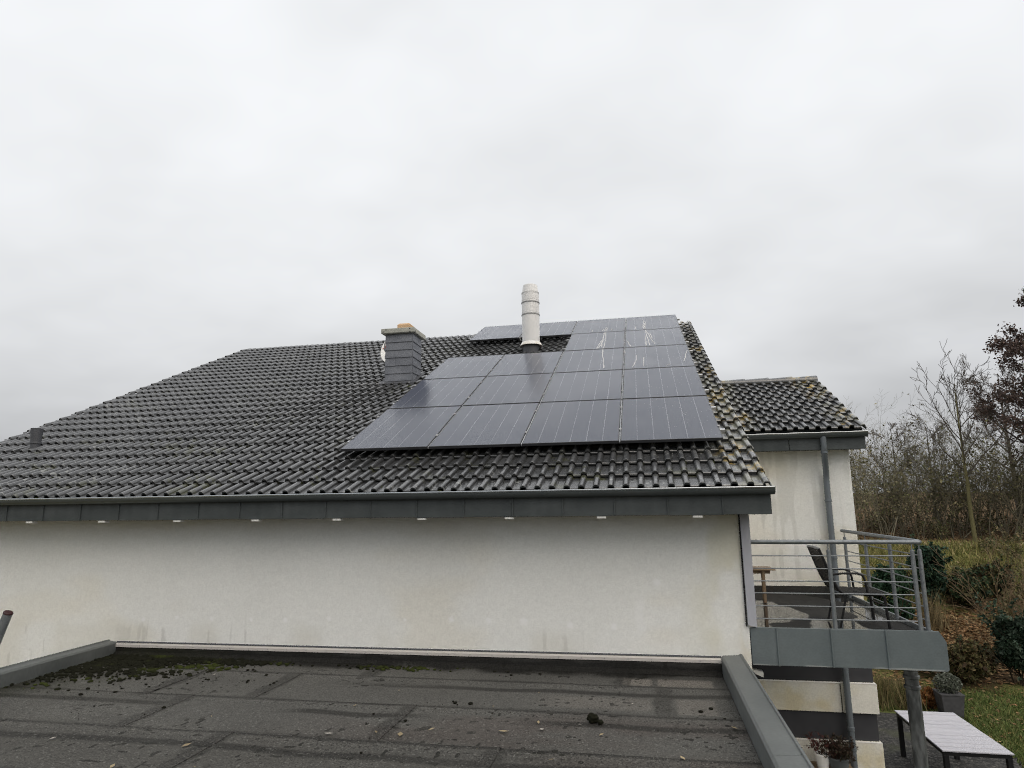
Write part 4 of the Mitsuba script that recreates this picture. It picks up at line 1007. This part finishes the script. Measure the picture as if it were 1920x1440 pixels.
for i in range(4):
    obj('board', box(3.0, 3.93, 2.26 + .105 * i, 2.36 + .105 * i, -4.20, -4.175, .003), 'mat_wood', parent=pb)
for x in (3.04, 3.86):
    obj('leg', box(x, x + .05, 2.30, 2.62, -5.14, -4.201, .004), 'mat_wood', parent=pb)
pot_plant('plant_pot', 'white plant pot with thin dark red twigs on the shelf', 3.55, 2.44, -4.174, .098, .185, 'mat_white_paint', 7, [(.06, .02, .018), (.09, .03, .025)], 131, .7)
pot_plant('plant_pot', 'wide grey plant pot with a dark bushy plant on the shelf', 3.745, 2.42, -4.174, .145, .16, 'mat_pot_grey', 26, [(.03, .02, .014), (.05, .03, .02), (.025, .025, .012)], 132, .55)

def tree(name, label, x, y, h, r0, seed, bark, lvl=3, kids=2, nseg=7, clear=.35, spread=.6, rmin=.006, group=None, leaf=None, upward=.05, lean=(0, 0), limbs=14, cat='tree', limb_len=.38):
    rx = np.random.default_rng(seed)
    z0 = float(ground_z(x, y)) - .1
    k = thing(name, label, cat, group)
    ts = np.linspace(0, 1, 12)
    wob = np.cumsum(rx.normal(0, .02, (12, 2)), 0) * h * .10
    tp = np.column_stack([x + lean[0] * h * ts + wob[:, 0], y + lean[1] * h * ts + wob[:, 1], z0 + h * .97 * ts])
    tr = r0 * (1 - .93 * ts ** .9) + rmin
    tm = tube(tp, tr, 9)
    obj('trunk', tm, 'mat_foliage', color=np.asarray(bark[0]) * (.8 + .4 * rx.random((len(tm[0]), 1))), parent=k)
    g = Grow(rx)
    for i in range(limbs):
        t = clear + (1 - clear) * (i + .5 * rx.random()) / limbs * .96
        p = [np.interp(t, ts, tp[:, j]) for j in range(3)]
        a = i * 2.4 + rx.normal(0, .4)
        L = h * limb_len * (1.1 - .72 * (t - clear) / (1 - clear)) * (.75 + .5 * rx.random())
        g.branch(p, (math.cos(a) * spread, math.sin(a) * spread, .75), L, float(np.interp(t, ts, tr)) * .62, lvl - 1, nseg, kids, .10, upward, .7, .5)
    if leaf:
        lf = leaf(g, rx)
        m, c = plant_mesh([g.mesh(bark[1], rmin)])
        obj('branches', m, 'mat_foliage', color=c, parent=k)
        m, c = plant_mesh([lf])
        obj('crown', m, 'mat_foliage', color=c, parent=k)
    else:
        m, c = plant_mesh([g.mesh(bark[1], rmin)])
        obj('crown', m, 'mat_foliage', color=c, parent=k)
    return k
tree('young_tree', 'slender bare young tree with a greenish trunk in front of the thicket', 14.35, 22.9, 6.8, .085, 202, [(.13, .12, .055), (.065, .056, .047)], lvl=3, kids=1, nseg=8, clear=.40, spread=.62, rmin=.0085, upward=.065, limbs=15, limb_len=.46)
def brown_leaves(g, rx):
    s = np.array(g.s)
    q = s[:, 3:6]
    q = np.repeat(q, 6, 0) + rx.normal(0, .11, (6 * len(q), 3))
    keep = meshkit.fbm(q * 1.1, 3, seed=7) > .425
    q = q[keep]
    return leaves(q, .055, [(.095, .064, .056), (.075, .052, .046), (.13, .088, .070), (.055, .038, .034), (.115, .090, .072)], rx)
tree('brown_leaved_tree', 'tall tree with clumps of dark brown leaves at the right picture edge', 18.75, 22.3, 11.0, .18, 215, [(.06, .05, .045), (.045, .035, .030)], lvl=3, kids=2, nseg=6, clear=.18, spread=.95, rmin=.008, leaf=brown_leaves, upward=.02, limbs=27, limb_len=.29)
tree('bare_tree', 'grey bare tree rising behind the thicket left of the brown-leaved tree', 19.5, 30.0, 7.6, .12, 221, [(.10, .09, .08), (.085, .072, .062)], lvl=3, kids=2, nseg=7, clear=.25, spread=.75, rmin=.010, limbs=16, group='bare trees behind the thicket')
tree('bare_tree', 'spreading bare tree behind the slender young tree', 15.0, 28.0, 4.9, .08, 222, [(.11, .10, .09), (.11, .095, .085)], lvl=3, kids=2, nseg=6, clear=.2, spread=.9, rmin=.008, limbs=12, group='bare trees behind the thicket')
tree('bare_tree', 'thin bare tree over the middle of the thicket', 13.1, 27.0, 4.9, .06, 223, [(.09, .08, .07), (.085, .068, .055)], lvl=3, kids=2, nseg=6, clear=.2, spread=.7, rmin=.008, limbs=12, group='bare trees behind the thicket')
# thicket: one mass of brushwood along the bank
rx = np.random.default_rng(301)
parts = []
for i in range(40):
    x = 9.6 + 12.5 * (i % 20) / 20 + rx.normal(0, .25)
    y = 24.2 + (i // 20) * 2.4 + rx.normal(0, .5)
    h = 3.2 + .5 * rx.normal() + (.3 if i >= 20 else 0)
    z0 = float(ground_z(x, y)) - .05
    g = Grow(rx)
    for _ in range(9):
        a = rx.uniform(0, 6.3); sp = abs(rx.normal(0, .34))
        g.branch((x + rx.normal(0, .35), y + rx.normal(0, .3), z0), (math.cos(a) * sp, math.sin(a) * sp, 1), h * (.7 + .5 * rx.random()), .022, 2, 6, 2, .12, .04, .7, .42)
    tone = rx.random()
    parts.append(g.mesh(np.array((.145, .132, .092)) * (.7 + .6 * rx.random())))
    s = np.array(g.s)
    q = s[rx.integers(0, len(s), 900), 3:6]
    zc = np.clip((q[:, 2] - z0) / h, 0, 1.2)
    q = q[rx.random(len(q)) > .75 * zc] 
    q = q + rx.normal(0, .07, q.shape)
    cols = [(.125, .118, .055), (.090, .092, .036), (.165, .150, .078), (.070, .076, .030), (.22, .195, .115)]
    parts.append(leaves(q, .055, cols, rx))
m, c = plant_mesh(parts)
tag(obj('thicket', m, 'mat_foliage', color=c), 'dense brown leafless thicket along the bank above the path', 'thicket', kind='stuff')
# undergrowth on the bank and brambles on the slope
parts = []
for x0, x1, y0, y1, cnt, hh in ((8, 24, 23.0, 26, 30, .9), (9.5, 17, 12.8, 17.5, 26, .75), (13.5, 20, 18, 21, 7, .6)):
    for i in range(cnt):
        x, y = rx.uniform(x0, x1), rx.uniform(y0, y1)
        if abs(x - 10.1) < 1.5 and y < 15.3: continue
        g = Grow(rx)
        z0 = float(ground_z(x, y)) - .03
        for _ in range(7):
            a = rx.uniform(0, 6.3); sp = abs(rx.normal(0, .6))
            g.branch((x + rx.normal(0, .25), y + rx.normal(0, .25), z0), (math.cos(a) * sp, math.sin(a) * sp, 1), hh * (.6 + .7 * rx.random()), .010, 1, 5, 2, .16, -.03, .7, .5)
        parts.append(g.mesh(np.array((.135, .115, .070)) * (.6 + .7 * rx.random())))
        s = np.array(g.s)
        q = s[rx.integers(0, len(s), 220), 3:6] + rx.normal(0, .05, (220, 3))
        parts.append(leaves(q, .05, [(.085, .085, .035), (.11, .10, .042), (.15, .115, .06), (.055, .065, .026)], rx))
m, c = plant_mesh(parts)
tag(obj('undergrowth', m, 'mat_foliage', color=c), 'low tangled undergrowth and brambles on the garden slope', 'undergrowth', kind='stuff')
# the arching bare bush at the right
bk = thing('bare_bush', 'large arching bush of bare brown stems at the right picture edge', 'shrub')
g = Grow(np.random.default_rng(333))
rx = g.r
for _ in range(46):
    a = rx.uniform(0, 6.3); sp = abs(rx.normal(0, .45)) + .08
    g.branch((11.35 + rx.normal(0, .35), 12.9 + rx.normal(0, .35), float(ground_z(11.35, 12.9)) - .05), (math.cos(a) * sp, math.sin(a) * sp, 1), 2.5 * (.6 + .6 * rx.random()), .013, 2, 7, 1, .07, -.015, .5, .45)
m, c = plant_mesh([g.mesh((.14, .098, .058), .004)])
obj('stems', m, 'mat_foliage', color=c, parent=bk)
